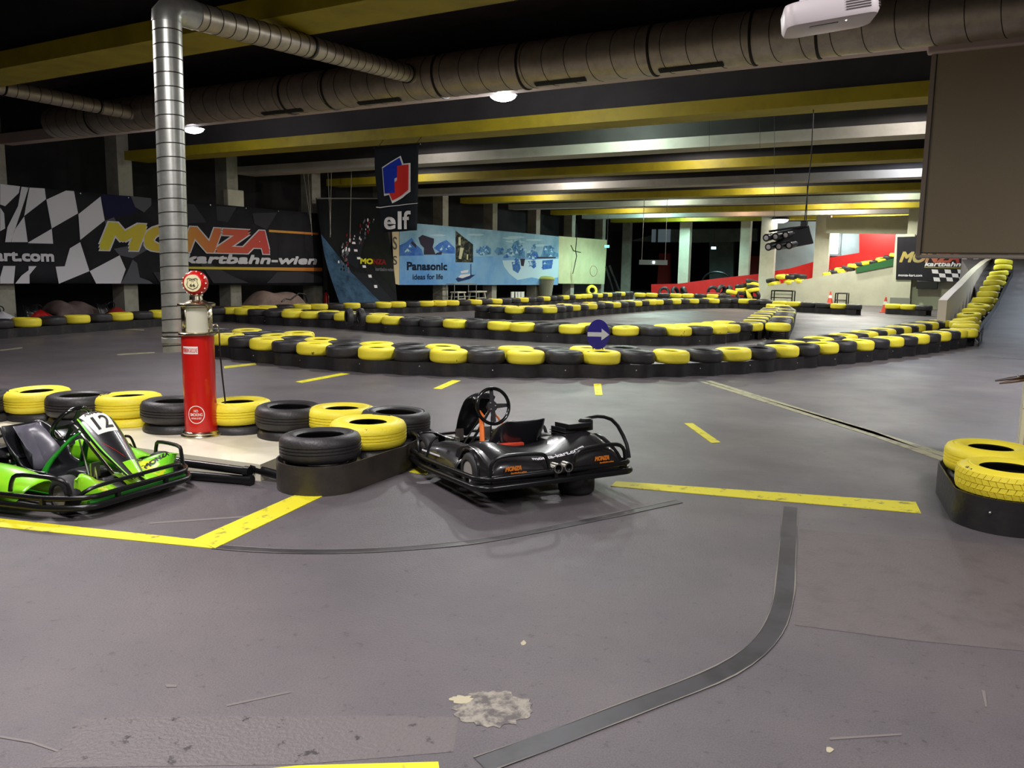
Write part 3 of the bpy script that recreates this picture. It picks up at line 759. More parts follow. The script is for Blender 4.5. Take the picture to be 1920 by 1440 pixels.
pb = g(378, 816, PZ)
pump = thing('fuel_pump', 'red retro fuel pump with a round globe on the cream platform', 'fuel pump', pb)
cd = Vector((-pb.x, -pb.y, 0)).normalized(); ca = math.atan2(cd.y, cd.x)
dist = (Vector((pb.x, pb.y, 0)).dot(F0))
sc_ = dist / FPX
def zz(y): return (816 - y) * sc_ * 1.0
R1 = .135
obj('base_ring', MB().lathe([(.0, 0), (.168, 0), (.172, .012), (.165, .022), (.158, .026), (.16, .036), (.152, .046), (.14, .052), (0, .052)], 40), m_chrome, pump)
H1 = zz(624); H2 = zz(570)
obj('body', MB().lathe([(.0, .05), (R1, .05), (R1, H1), (0, H1)], 40), m_red, pump)
def disc(z, r, h): return MB().lathe([(0, z), (r - .01, z), (r, z + h * .25), (r, z + h * .75), (r - .01, z + h), (0, z + h)], 40)
obj('lower_collar', disc(H1, .157, .03), m_chrome, pump)
ins = MB().lathe([(0, H1 + .03), (.118, H1 + .03), (.118, H2), (0, H2)], 40)
obj('glass_cylinder', ins, M('milky_panel', (208, 206, 186), .25, spec=.6), pump)
for s_ in (-1, 1):
    an = ca + s_ * 1.15
    fl = []
    for i in range(7):
        a = an + (i - 3) * .12; fl.append([(math.cos(a) * .124, math.sin(a) * .124, H1 + .03), (math.cos(a) * .124, math.sin(a) * .124, H2)])
    obj('side_strip', MB().grid(fl), m_chrome, pump, solid=.006)
obj('upper_collar', disc(H2, .155, .03), m_chrome, pump)
obj('globe_neck', MB().lathe([(.1, H2 + .03), (.085, H2 + .04), (.055, H2 + .055), (.05, H2 + .085), (.06, H2 + .1), (0, H2 + .1)], 32), m_chrome, pump)
zg = H2 + .1 + .098; rg = .105
gl = MB().lathe([(0.001, -.07), (.06, -.066), (.092, -.045), (rg, -.015), (rg, .015), (.092, .045), (.06, .066), (0.001, .07)], 32)
globe = obj('globe', gl, m_red, pump)
gd = Vector((math.cos(ca - .35), math.sin(ca - .35), 0))
globe.matrix_local = place(gd, (0, 0, zg))
bulbs = MB()
for i in range(14):
    a = 2 * PI * i / 14; bulbs.sphere((math.cos(a) * .1, math.sin(a) * .1, .035), .007, 6, 4)
obj('globe_bulbs', bulbs, M('bulb_glass', (255, 250, 240), .1), globe)
face = obj('globe_face', MB().lathe([(0, .066), (.07, .064), (.072, .07), (0, .073)], 32), M('cream_dial', (240, 230, 180), .4), globe)
m_ink = M('black_ink', (24, 22, 22), .5)
# shield outline and route lettering; local +X of the globe frame is up-ish, so use a dedicated frame
ux = Vector((-gd.y, gd.x, 0)); Fm = Matrix(((ux.x, 0, gd.x, gd.x * .0735), (ux.y, 0, gd.y, gd.y * .0735), (0, 1, 0, zg), (0, 0, 0, 1)))
sh = [(-.045, .035), (-.03, .043), (0, .036), (.03, .043), (.045, .035), (.04, .015), (.05, -.012), (.04, -.036), (.0, -.055), (-.04, -.036), (-.05, -.012), (-.04, .015)]
inn = [(x * .92, y * .92 - .0003) for x, y in sh]
lt = MB()
for i in range(len(sh)):
    j = (i + 1) % len(sh); lt.prism([sh[i], sh[j], inn[j], inn[i]], 0, .0015)
text_mb('ROUTE', .011, -.026, .021, .052, bold=.014, extr=.0015, mb=lt)
text_mb('U S', .007, -.011, .009, .022, extr=.0015, mb=lt)
text_mb('66', .026, -.023, -.03, .046, bold=.014, extr=.0015, mb=lt)
l_ = obj('route_shield', lt, m_ink, pump); l_.matrix_local = Fm
# stickers wrapped on the red body
def wrapb(a0, r=R1 + .001):
    return lambda x, y, z: (math.cos(a0 + x / r) * (r + z), math.sin(a0 + x / r) * (r + z), y)
aL = ca - .55
m_sw = M('sticker_white', (244, 232, 228), .4); m_sr = M('sticker_red', (206, 40, 34), .4)
def patch(fn, x0, x1, y0, y1, z, n=10):
    return MB().grid([[fn(x0 + (x1 - x0) * i / n, y0, z), fn(x0 + (x1 - x0) * i / n, y1, z)] for i in range(n + 1)])
fw = wrapb(ca - .5)
y1_ = zz(657); y2_ = zz(643)
obj('gasoline_sticker', patch(fw, -.075, .065, y1_, y2_, .001), m_sw, pump)
obj('gasoline_lettering', text_mb('PREMIUM GASOLINE', (y2_ - y1_) * .6, -.07, y1_ + (y2_ - y1_) * .2, .13, bold=.01, extr=.001, fn=lambda x, y, z: fw(x, y, z + .0015)), m_sr, pump)
fs_ = wrapb(ca - .28); yc = zz(771)
ring = []
for i in range(33):
    a = 2 * PI * i / 32; ring.append([fs_(math.cos(a) * .064, yc + math.sin(a) * .072, .0015), fs_(math.cos(a) * .071, yc + math.sin(a) * .079, .0015)])
ns = MB().grid(ring)
text_mb('NO', .022, -.018, yc + .022, .036, bold=.014, extr=.001, fn=fs_, mb=ns)
text_mb('SMOKING', .026, -.052, yc - .012, .104, bold=.014, extr=.001, fn=fs_, mb=ns)
text_mb('WITHIN 50 FEET', .016, -.044, yc - .04, .088, bold=.014, extr=.001, fn=fs_, mb=ns)
obj('no_smoking_sticker', ns, m_sw, pump)
# nozzle spout and hose on the right side
sd = Vector((-cd.y, cd.x, 0))
hp = [sd * .12 + UP * (zz(606)), sd * .155 + UP * zz(604), sd * .172 + UP * zz(610), sd * .176 + UP * zz(624), sd * .176 + UP * zz(640)]
obj('nozzle_spout', MB().tube(hp, .007, 8), m_chrome, pump)
h2 = [sd * .176 + UP * zz(638), sd * .178 + UP * zz(660), sd * .188 + UP * zz(700), sd * .205 + UP * zz(750), sd * .205 + UP * zz(785), sd * .185 + UP * zz(802), sd * .14 + UP * zz(803)]
obj('hose', MB().tube(h2, .007, 8), m_black, pump)
p_ = g(352, 806, PZ)
ft = thing('stanchion', 'thin black post standing just left behind the red fuel pump', 'post', p_)
hh = (806 - 668) * (p_.dot(F0)) / FPX
obj('pole', MB().tube([(0, 0, .01), (0, 0, hh)], .017, 12), m_black, ft)
obj('foot', MB().lathe([(0, 0), (.04, 0), (.04, .01), (.017, .018), (0, .018)], 16), m_black, ft)
obj('clamp_ring', MB().lathe([(.0172, 0), (.021, 0), (.021, .015), (.0172, .015)], 12), m_steel, ft, (0, 0, hh * .8))

# ------------------------------------------------------------------ round arrow sign on the nearest barrier
c = g(1121, 655, .385); sgn = thing('arrow_sign', 'round blue arrow sign standing on a yellow tyre of the nearest barrier', 'sign', (c.x, c.y, .385))
zt = EYE + 0
D_s = (c - EYEP).dot(FW); s__ = D_s / FPX
zc = (655 - 627) * s__ + .0
fdir = Vector((-c.x, -c.y, 0)).normalized(); fu = Vector((-fdir.y, fdir.x, 0))
Ms = Matrix(((fu.x, 0, fdir.x, 0), (fu.y, 0, fdir.y, 0), (0, 1, 0, zc), (0, 0, 0, 1)))
rx, ry = 21 * s__, 28 * s__
rot = Matrix.Rotation(.12, 4, 'Y')
el_ = [(math.cos(2 * PI * i / 36) * rx, math.sin(2 * PI * i / 36) * ry) for i in range(36)]
dk = obj('disc', MB().prism(el_, -.006, .006), M('sign_blue', (28, 18, 128), .45), sgn); dk.matrix_local = Ms
ar = [(-20 * s__, -4 * s__), (6 * s__, -4 * s__), (6 * s__, -11 * s__), (20.5 * s__, 0), (6 * s__, 11 * s__), (6 * s__, 4 * s__), (-20 * s__, 4 * s__)]
ao = obj('arrow', MB().prism(ar, .006, .009), M('sign_white', (196, 196, 206), .5), sgn); ao.matrix_local = Ms
for s_ in (-1, 1):
    obj('leg', MB().tube([fu * (s_ * 9 * s__) + UP * (-.01), fu * (s_ * 9 * s__) + UP * (zc - ry * .85)], .008, 6), m_tube, sgn)

# ------------------------------------------------------------------ cones
m_cone = M('orange_cone', (226, 84, 60), .5); m_conew = M('cone_white_band', (236, 232, 226), .5)
def cone(label, loc, h):
    t = thing('traffic_cone', label, 'cone', loc, group=None)
    k = h / .5
    obj('base', MB().box((0, 0, .015 * k), (.3 * k, .3 * k, .03 * k)), m_cone, t, bevel=.008)
    obj('cone_body', MB().lathe([(.11 * k, .03 * k), (.072 * k, .25 * k)], 24).lathe([(.05 * k, .36 * k), (.022 * k, .5 * k), (.0, .505 * k)], 24), m_cone, t)
    obj('white_band', MB().lathe([(.0725 * k, .25 * k), (.051 * k, .36 * k)], 24), m_conew, t)
    return t
p = g(1659, 586); D = p.dot(F0); cone('larger orange traffic cone standing on the track before the corner wall', p, 29 * D / FPX)
p = aY(1556, 568, 41.6); cone('small orange cone standing beside the wire rack at the ramp flank', (p.x, p.y, .0), .62)

# ------------------------------------------------------------------ floor markings
def mark(label, pts, mat, z=.004, name='floor_line', cat='floor marking', group=None):
    P = [g(x, y) for x, y in pts]; c = sum(P, Vector()) / len(P)
    o = obj(name, MB().prism([(p.x - c.x, p.y - c.y) for p in P], 0, z), mat, None, (c.x, c.y, 0)); return tag(o, label, cat, group)
mark('long yellow floor line in front of the green kart', [(-160, 956), (0, 973), (365, 1012), (400, 1029), (0, 989), (-160, 973)], m_yline)
mark('short thick yellow floor line slanting away between the two karts', [(578, 918), (624, 922), (403, 1029), (362, 1013)], m_yline, .005)
mark('thick yellow floor line running right from the black kart', [(1155, 903), (1717, 942), (1727, 963), (1145, 912)], m_yline)
mark('dirty yellow floor patch under the front of the black kart', [(767, 885), (788, 874), (813, 877), (800, 891)], m_yline)
mark('small yellow dash on the track right of the black kart', [(1283, 794), (1299, 794), (1351, 830), (1334, 831)], m_yline)
mark('stubby yellow dash straight below the blue arrow sign', [(1113, 720), (1127, 720), (1130, 741), (1116, 741)], m_yline)
mark('slim yellow dash on the track left of the middle', [(554, 716), (640, 700), (656, 701), (566, 718)], m_yline)
mark('slim yellow dash on the track above the black kart', [(812, 729), (848, 713), (864, 714), (828, 730)], m_yline)
mark('faint yellow dash beside the red fuel pump', [(420, 687), (478, 681), (481, 684), (420, 691)], m_yline)
mark('upper of the two pale parallel lines leading to the right tyres', [(1324, 715), (1333, 714), (1770, 849), (1769, 856)], m_wline)
mark('lower of the two pale parallel lines leading to the right tyres', [(1312, 716), (1321, 716), (1640, 810), (1768, 858), (1767, 865), (1640, 820)], m_wline)
mark('yellow floor line cut by the bottom edge', [(480, 1445), (560, 1437), (822, 1430), (824, 1446)], m_yline)
for i, (q_, t_) in enumerate(((((0, 656), (42, 651), (42, 653), (0, 658)), 'far left'), (((205, 615), (270, 618), (270, 620), (205, 616)), 'left rear'), (((220, 664), (290, 660), (290, 662), (220, 666)), 'left of the drop pipe'))):
    mark(f'faint pale scratch line on the track, {t_}', list(q_), m_wline, .003)
m_strip = M('smooth_floor_strip', (64, 62, 66), .42, noise=(4, (50, 48, 50), .45, .6))
m_edge = M('strip_edge', (128, 124, 116), .5)
def strip(label, pts, w, edge=True):
    P = smooth(resample([g(x, y) for x, y in pts], .12), 4); n = normals(P)
    rows = [[(p.x - q.x * w / 2, p.y - q.y * w / 2, .0), (p.x - q.x * w / 2, p.y - q.y * w / 2, .003), (p.x + q.x * w / 2, p.y + q.y * w / 2, .003), (p.x + q.x * w / 2, p.y + q.y * w / 2, .0)] for p, q in zip(P, n)]
    o = obj('floor_strip', MB().grid(rows, smooth=False), m_strip); tag(o, label, 'floor marking')
    for s_ in (-1, 1):
        e = [[(p.x + q.x * s_ * (w / 2 - .005), p.y + q.y * s_ * (w / 2 - .005), .0045), (p.x + q.x * (s_ * (w / 2 + .005 * math.sin(i * .9) * math.sin(i * .37))), p.y + q.y * (s_ * (w / 2 + .005 * math.sin(i * .9) * math.sin(i * .37))), .0045)] for i, (p, q) in enumerate(zip(P, n))]
        obj('edge_line', MB().grid(e), m_edge, o)
strip('long curved smooth strip in the floor below the black kart', [(402, 1026), (460, 1031), (520, 1035), (640, 1036), (760, 1030), (900, 1017), (1040, 990), (1150, 967), (1285, 938)], .07)
strip('dark curved strip in the floor sweeping to the bottom edge', [(1482, 951), (1478, 1010), (1474, 1070), (1470, 1130), (1455, 1180), (1420, 1225), (1370, 1258), (1290, 1290), (1200, 1322), (1100, 1362), (1000, 1400), (930, 1428), (850, 1448)], .1)
rnd2 = random.Random(3)
def blob(label, x, y, rx, ry, mat, z=.002, k=26, name='floor_patch', jag=.25):
    P = []
    for i in range(k):
        a = 2 * PI * i / k; q = 1 + rnd2.uniform(-jag, jag); P.append((x + math.cos(a) * rx * q, y + math.sin(a) * ry * q))
    return mark(label, P, mat, z, name, 'floor marking')
blob('pale broken cement patch in the floor near the bottom', 925, 1330, 74, 32, M('cement_patch', (150, 144, 132), .75, noise=(16, (92, 88, 86), .42, .58), bump=(30, .8)), k=44, jag=.13)
blob('small cream paint spill left of the cement patch', 866, 1312, 20, 7, M('cream_spill', (176, 168, 140), .7), .0025)
blob('tiny pale chip on the floor above the cement patch', 982, 1206, 5, 5, M('cream_spill', (176, 168, 140), .7), .002, 8)
blob('tiny pale chip on the floor right of the cement patch', 1556, 1406, 7, 5, M('cream_spill', (176, 168, 140), .7), .002, 8)
mark('slightly browner repainted rectangle in the floor at right', [(1498, 992), (1700, 1008), (1990, 1030), (2010, 1230), (1700, 1200), (1490, 1172)], M('brown_floor_paint', (102, 95, 95), .5, noise=(6, (88, 82, 82), .5, .72), bump=(70, .3)), .0015, 'floor_patch')
mark('slightly browner worn band across the floor at bottom left', [(150, 1346), (700, 1342), (860, 1345), (850, 1410), (560, 1434), (80, 1440)], M('pitted_floor_paint', (103, 96, 96), .5, noise=(11, (52, 47, 48), .60, .635), bump=(60, .4)), .0012, 'floor_patch')

for q_, l_ in (([(425, 1322), (545, 1297), (546, 1299), (426, 1325)], 'long pale scratch on the floor left of the cement patch'), ([(310, 1284), (332, 1285), (331, 1289), (312, 1289)], 'short pale scrape on the floor in the lower left'),
               ([(0, 1380), (60, 1390), (110, 1408), (108, 1411), (58, 1394), (0, 1384)], 'pale scuff on the floor at the bottom left edge'), ([(1840, 1294), (1847, 1296), (1851, 1326), (1847, 1326)], 'short upright pale scuff on the floor at lower right'),
               ([(280, 980), (470, 967), (470, 970), (280, 983)], 'thin pale scratch on the floor between the yellow lines'), ([(1555, 1384), (1690, 1376), (1691, 1379), (1556, 1388)], 'thin pale scratch on the floor near the bottom right')):
    mark(l_, q_, M('scratch_pale', (116, 110, 107), .6), .0022, 'floor_scratch')

# ------------------------------------------------------------------ banners on the colonnade (facing +X, plane X = XB)
XB = -19.95
def uv(x, y, X=XB):
    p = aX(x, y, X); return (p.y, p.z)
MX = Matrix(((0, 0, 1, XB), (1, 0, 0, 0), (0, 1, 0, 0), (0, 0, 0, 1)))    # local x -> world Y, y -> Z, z -> +X
def c3(c): return lambda x, y: ((c[0] + x / c[2]), (c[1] + y / c[2]))
def poly_on(mb, pts, conv, z=.006, mi=0, h=.002):
    P = [uv(*conv(x, y)) for x, y in pts]
    return mb.prism(P, z, z + h, mi, MX)
m_ban = M('banner_black', (44, 43, 47), .55, noise=(.8, (34, 33, 37), .4, .7))
m_bw = M('banner_grey_white', (216, 214, 218), .6); m_bg = M('banner_mid_grey', (92, 92, 98), .6); m_bdk = M('banner_dim_grey', (62, 61, 66), .6)
m_bb = M('banner_dark_blue', (34, 36, 66), .6)
k5 = c3((0, 320, 3.0))
y0, zt0 = uv(-260, 322); y1, zt1 = uv(604, 401); _, zb0 = uv(-260, 528); _, zb1 = uv(604, 536)
bn = thing('banner', 'long black chequered flag banner with the big race track name on the left colonnade', 'banner', (XB, (y0 + y1) / 2, 0))
def under(parent, o):
    o.parent = parent; o.matrix_parent_inverse = Matrix.Translation(-Vector(parent.location)); return o
# cloth with a slight sag and ripple
rows = []
for i in range(61):
    t = i / 60; y = y0 + (y1 - y0) * t
    r_ = []
    for j in range(9):
        s_ = j / 8; z = (zb0 + (zb1 - zb0) * t) * (1 - s_) + (zt0 + (zt1 - zt0) * t) * s_
        r_.append((XB - .012 + .008 * math.sin(t * 46 + s_ * 3), y, z))
    rows.append(r_)
under(bn, obj('cloth', MB().grid(rows), m_ban, solid=.004))
chk = MB()
for pts in ([(0, 75), (112, 88), (105, 125), (28, 200), (0, 190)], [(120, 90), (160, 95), (140, 160), (60, 402), (28, 402), (40, 320), (100, 200)], [(165, 95), (250, 100), (258, 160), (135, 255), (150, 170)],
            [(135, 257), (155, 402), (62, 402), (80, 335)], [(260, 163), (370, 112), (415, 115), (438, 240), (290, 325)], [(157, 404), (290, 327), (298, 411), (160, 408)],
            [(440, 245), (565, 145), (570, 180), (588, 280), (450, 390), (446, 330)], [(450, 402), (502, 565), (330, 636), (312, 540), (363, 538), (392, 437)], [(504, 565), (672, 476), (706, 555), (690, 600), (678, 635), (540, 635)],
            [(0, 208), (22, 240), (28, 325), (0, 340)], [(0, 600), (18, 536), (85, 536), (76, 635), (0, 635)], [(160, 537), (205, 537), (165, 585), (165, 635), (85, 635), (120, 590), (160, 560)]):
    poly_on(chk, pts, k5, .006)
for pts in ([(-330, 40), (-200, 60), (-160, 160), (-300, 170)], [(-160, 165), (-30, 70), (-10, 200), (-120, 300)], [(-420, 180), (-300, 175), (-260, 330), (-420, 320)], [(-260, 335), (-120, 305), (-60, 400), (-220, 405)]):
    poly_on(chk, pts, k5, .006)
under(bn, obj('white_checks', chk, m_bw))
chk = MB()
for pts in ([(640, 440), (672, 476), (745, 492), (838, 440), (838, 400), (690, 430)], [(588, 283), (640, 262), (660, 300), (600, 330)], [(745, 500), (770, 520), (785, 600), (840, 620), (860, 636), (678, 636), (715, 570)], [(735, 143), (850, 155), (850, 195), (810, 235), (760, 205)]):
    poly_on(chk, pts, k5, .005)
under(bn, obj('grey_checks', chk, m_bg))
chk = MB()
for pts in ([(1020, 185), (1090, 190), (1160, 290), (1020, 300)], [(1215, 200), (1330, 205), (1280, 290), (1220, 280)], [(1420, 240), (1560, 235), (1500, 330), (1430, 300)], [(860, 570), (1000, 575), (1160, 600), (1080, 630), (900, 632)], [(1560, 570), (1700, 565), (1810, 600), (1810, 630), (1500, 632)], [(1090, 470), (1300, 590), (1400, 632), (1200, 632)]):
    poly_on(chk, pts, k5, .004)
under(bn, obj('dim_checks', chk, m_bdk))
chk = MB(); poly_on(chk, [(568, 132), (735, 143), (790, 200), (740, 245), (610, 270), (585, 240)], k5, .004); under(bn, obj('blue_check', chk, m_bb))
GR = [(0, (206, 196, 40)), (.25, (214, 190, 44)), (.5, (214, 140, 44)), (.72, (208, 84, 44)), (1, (198, 44, 40))]
def banner_word(parent, txt, l, b, r, t, shear, bold, mats, nm, out=.0, X=XB, M_=None, z=.008):
    """word between plane points: l,b = left/base, r,t = right/top (plane metres)"""
    Mx = M_ or MX
    hv = bold * (t - b)
    if out:
        o1 = obj(nm + '_outline', text_mb(txt, t - b - 2 * hv, l + hv, b + hv, r - l - 2 * hv, shear=shear, heavy=heavy(hv + out, 12), extr=.001, fn=lambda x, y, q: tuple(Mx @ Vector((x, y, z + q)))), mats[1])
        under(parent, o1)
    o2 = obj(nm, text_mb(txt, t - b - 2 * hv, l + hv, b + hv, r - l - 2 * hv, shear=shear, heavy=heavy(hv), extr=.001, fn=lambda x, y, q: tuple(Mx @ Vector((x, y, z + .003 + q)))), mats[0])
    under(parent, o2)
l, b = uv(186, 467); r, t = uv(505, 475)[0], uv(186, 411)[1]
m_grad = gradient_mat('banner_letter_gradient', GR, 1, l, r)
banner_word(bn, 'MONZA', l, b - .02, r, t - .02, .28, .075, (m_grad, m_bw), 'big_lettering', .03)
l, b = uv(343, 495); r = uv(594, 500)[0]; t = uv(343, 475)[1]
banner_word(bn, 'kartbahn-wien', l, b + .02, r, t + .02, .2, .07, (m_bw, m_bw), 'small_lettering')
l, b = uv(-62, 489); r = uv(101, 487)[0]; t = uv(60, 471)[1]
banner_word(bn, 'monza-kart.com', uv(-150, 489)[0], b, r, t + .04, .0, .055, (m_bw, m_bw), 'address_lettering')
st = MB(); poly_on(st, [(1030, 540), (1812, 546), (1812, 566), (1030, 552)], k5); poly_on(st, [(1512, 332), (1790, 350), (1790, 362), (1512, 345)], k5)
m_gs = gradient_mat('banner_stripe_gradient', [(0, (206, 196, 50)), (1, (206, 110, 40))], 1, uv(343, 500)[0], uv(604, 500)[0])
under(bn, obj('stripes', st, m_gs))
eye = MB()
for i in range(10):
    t = (i + .5) / 10; eye.lathe([(.012, 0), (.02, .004), (.012, .008)], 8, mat=Matrix.Translation((XB, y0 + (y1 - y0) * t, zt0 + (zt1 - zt0) * t - .04)) @ Matrix.Rotation(PI / 2, 4, 'Y'))
under(bn, obj('eyelets', eye, m_steel))

# panasonic style advert: photographic print of icebergs under a pale sky, framed board
k6 = c3((740, 410, 6.0))
pb_ = thing('advert_board', 'light blue iceberg advert board with dark lettering on the left colonnade', 'advert board', (XB, uv(900, 480)[0], 0))
m_sky = M('advert_sky', (150, 186, 204), .55, noise=(.7, (110, 152, 176), .4, .7))
m_sea = M('advert_sea', (126, 172, 208), .55, noise=(.5, (92, 146, 204), .42, .66))
bd = MB(); poly_on(bd, [(48, 25), (250, 55), (1010, 120), (1848, 200), (1835, 745), (50, 745)], k6, -.02, 0, .024)
under(pb_, obj('panel', bd, m_sky))
bd = MB(); poly_on(bd, [(50, 418), (680, 400), (900, 425), (1190, 420), (1843, 440), (1835, 745), (50, 745)], k6, .005); under(pb_, obj('water_print', bd, m_sea))
bd = MB(); poly_on(bd, [(1210, 470), (1843, 450), (1838, 660), (1680, 690), (1540, 660), (1380, 690), (1290, 620), (1230, 540)], k6, .0065)
under(pb_, obj('pale_reflection', bd, M('advert_pale', (184, 214, 224), .55)))
ice = MB()
for pts in ([(55, 300), (120, 270), (190, 215), (235, 290), (300, 345), (320, 415), (55, 418)], [(440, 330), (500, 275), (580, 240), (620, 275), (675, 330), (680, 395), (520, 390)],
            [(1520, 420), (1560, 365), (1600, 375), (1620, 440), (1560, 470), (1500, 440)], [(1315, 490), (1400, 480), (1415, 560), (1385, 615), (1330, 580)], [(1500, 480), (1580, 470), (1590, 540), (1560, 562), (1520, 520)], [(1660, 470), (1780, 460), (1765, 560), (1660, 575)]):
    poly_on(ice, pts, k6, .008)
under(pb_, obj('blue_ice', ice, M('advert_blue', (52, 96, 170), .55, noise=(3, (84, 128, 190), .4, .7))))
ice = MB()
for pts in ([(1310, 330), (1340, 260), (1395, 240), (1415, 320), (1460, 370), (1470, 440), (1400, 450), (1330, 430), (1240, 400), (1270, 340)], [(1660, 380), (1680, 305), (1760, 300), (1790, 370), (1840, 390), (1840, 430), (1640, 430)], [(1550, 300), (1580, 280), (1590, 330), (1570, 350)], [(1480, 380), (1540, 360), (1520, 430), (1480, 440)], [(1120, 370), (1150, 320), (1210, 340), (1230, 400), (1160, 410)], [(930, 380), (960, 310), (1000, 340), (1040, 305), (1085, 340), (1080, 400), (960, 415)]):
    poly_on(ice, pts, k6, .0075)
under(pb_, obj('pale_ice', ice, M('advert_ice', (96, 146, 182), .55, noise=(3, (60, 96, 128), .45, .65))))
ice = MB()
for pts in ([(265, 215), (310, 182), (440, 225), (440, 265), (425, 320), (460, 405), (325, 405), (330, 330), (290, 290)], [(1410, 450), (1465, 450), (1450, 535), (1420, 530)], [(1600, 430), (1810, 432), (1810, 446), (1600, 448)], [(190, 250), (240, 290), (240, 330), (180, 280)], [(470, 385), (530, 370), (525, 405), (450, 408)]):
    poly_on(ice, pts, k6, .0085)
under(pb_, obj('dark_rock', ice, M('advert_rock', (52, 48, 62), .55)))
vase = MB(); poly_on(vase, [(683, 135), (880, 290), (880, 492), (683, 490)], k6, .009); under(pb_, obj('dark_photo', vase, M('advert_dark_photo', (34, 38, 36), .5, noise=(6, (92, 96, 78), .5, .6))))
vase = MB()
for pts in ([(735, 325), (775, 330), (745, 455), (718, 450)], [(808, 400), (824, 402), (822, 462), (808, 460)], [(715, 210), (740, 205), (740, 300), (715, 300)]): poly_on(vase, pts, k6, .0115)
under(pb_, obj('photo_figures', vase, M('advert_cream', (186, 186, 150), .5)))
boat = MB(); poly_on(boat, [(683, 680), (720, 650), (850, 630), (905, 632), (840, 680), (710, 712)], k6, .009); poly_on(boat, [(850, 510), (860, 510), (860, 640), (850, 640)], k6, .009)
under(pb_, obj('boat_print', boat, M('advert_navy', (38, 60, 104), .5)))
boat = MB(); poly_on(boat, [(710, 660), (740, 630), (850, 620), (845, 640), (760, 670)], k6, .0115); poly_on(boat, [(740, 590), (830, 575), (820, 605), (745, 615)], k6, .0115); under(pb_, obj('boat_highlight', boat, m_bw))
m_navy = M('advert_lettering', (22, 34, 54), .5)
l, b = uv(*k6(135, 580)); r = uv(*k6(588, 583))[0]; t = uv(*k6(135, 470))[1]
banner_word(pb_, 'Panasonic', l, b, r, t - .03, 0, .055, (m_navy, m_navy), 'name_lettering')
l, b = uv(*k6(200, 686)); r = uv(*k6(540, 690))[0]; t = uv(*k6(200, 620))[1]
banner_word(pb_, 'ideas for life', l, b, r, t, 0, .03, (m_navy, m_navy), 'slogan_lettering')
rr4 = random.Random(11)
fac = MB()
for (cx, cy, w, h, n) in ((1370, 350, 110, 100, 26), (1560, 400, 60, 70, 12), (1735, 370, 80, 60, 14), (1360, 520, 60, 80, 12), (1715, 510, 60, 50, 9), (1545, 510, 40, 45, 7), (990, 365, 95, 50, 16), (1165, 370, 55, 45, 9), (130, 350, 80, 65, 12), (560, 330, 100, 55, 12), (1260, 420, 70, 45, 10)):
    for i in range(n):
        x = cx + rr4.gauss(0, w * .42); y = cy + rr4.gauss(0, h * .42)
        if not (60 < x < 1830 and (x < 670 or x > 890)): continue
        s_ = rr4.uniform(.5, 1.3)
        poly_on(fac, [(x - 16 * s_, y + rr4.uniform(4, 16)), (x + rr4.uniform(-6, 6), y - rr4.uniform(10, 26) * s_), (x + 18 * s_, y + rr4.uniform(0, 14))], k6, .0105 + i * .00005, rr4.choice((0, 1, 2)), .0006)
under(pb_, obj('ice_facets', fac, [M('advert_ice', (96, 146, 182)), M('advert_blue', (52, 96, 170)), M('advert_frost', (168, 204, 222), .55)]))
cl5 = MB()
for i in range(9):
    x = rr4.uniform(300, 1750); y = rr4.uniform(110 + (x - 300) * .09, 170 + (x - 300) * .1)
    if 640 < x < 900: continue
    P = [(x + math.cos(a) * 90 * rr4.uniform(.8, 1.2), y + math.sin(a) * 12 * rr4.uniform(.7, 1.3)) for a in [2 * PI * q / 14 for q in range(14)]]
    poly_on(cl5, P, k6, .005 + i * .0001, 0, .0008)
under(pb_, obj('cloud_print', cl5, M('advert_cloud', (172, 200, 210), .55)))
# cream strip with the letter S beside it
k7 = c3((580, 340, 5.76))
sp = thing('letter_strip', 'narrow cream strip with black letters between the race poster and the iceberg advert', 'sign', (XB, uv(742, 480)[0], 0))
s1 = MB(); poly_on(s1, [(890, 480), (972, 480), (972, 1120), (920, 1105)], k7, -.01, 0, .014); under(sp, obj('panel', s1, M('strip_cream', (206, 190, 150), .6)))
for ya, yb_ in ((735, 590), (900, 800)):
    l, b = uv(*k7(900, ya)); r = uv(*k7(945, ya))[0]; t = uv(*k7(905, yb_))[1]
    banner_word(sp, 'S', l, b, r, t, 0, .01, (m_ink, m_ink), 'lettering')
# cream board at the end of the row
eb = thing('cream_board', 'plain pale yellow-green board right of the iceberg advert on the colonnade', 'board', (XB, uv(1090, 490)[0], 0))
k8 = c3((560, 260, 3.0))
s1 = MB(); poly_on(s1, [(1464, 548), (1735, 570), (1720, 818), (1460, 815)], k8, -.02, 0, .02); under(eb, obj('panel', s1, M('board_cream', (208, 208, 160), .65, noise=(1, (190, 192, 146), .4, .7))))
sc = MB()
ring = [uv(*k8(1658 + 20 * math.cos(a), 745 + 30 * math.sin(a))) for a in [i * .42 - .4 for i in range(16)]]
sc.tube([(XB + .006, q[0], q[1]) for q in ring], .012, 5)
under(eb, obj('scrawl', sc, M('scrawl_red', (170, 70, 60), .6)))
cbm = MB().tube([(XB + .02, *uv(*k8(x, y))) for x, y in ((1560, 480), (1562, 560), (1556, 630), (1562, 660), (1545, 740), (1540, 760))], .02, 6).tube([(XB + .02, *uv(*k8(x, y))) for x, y in ((1530, 600), (1545, 630), (1585, 640))], .02, 6)
tag(obj('hanging_cable', cbm, m_black), 'black cable hanging down in front of the pale yellow-green board', 'cable')

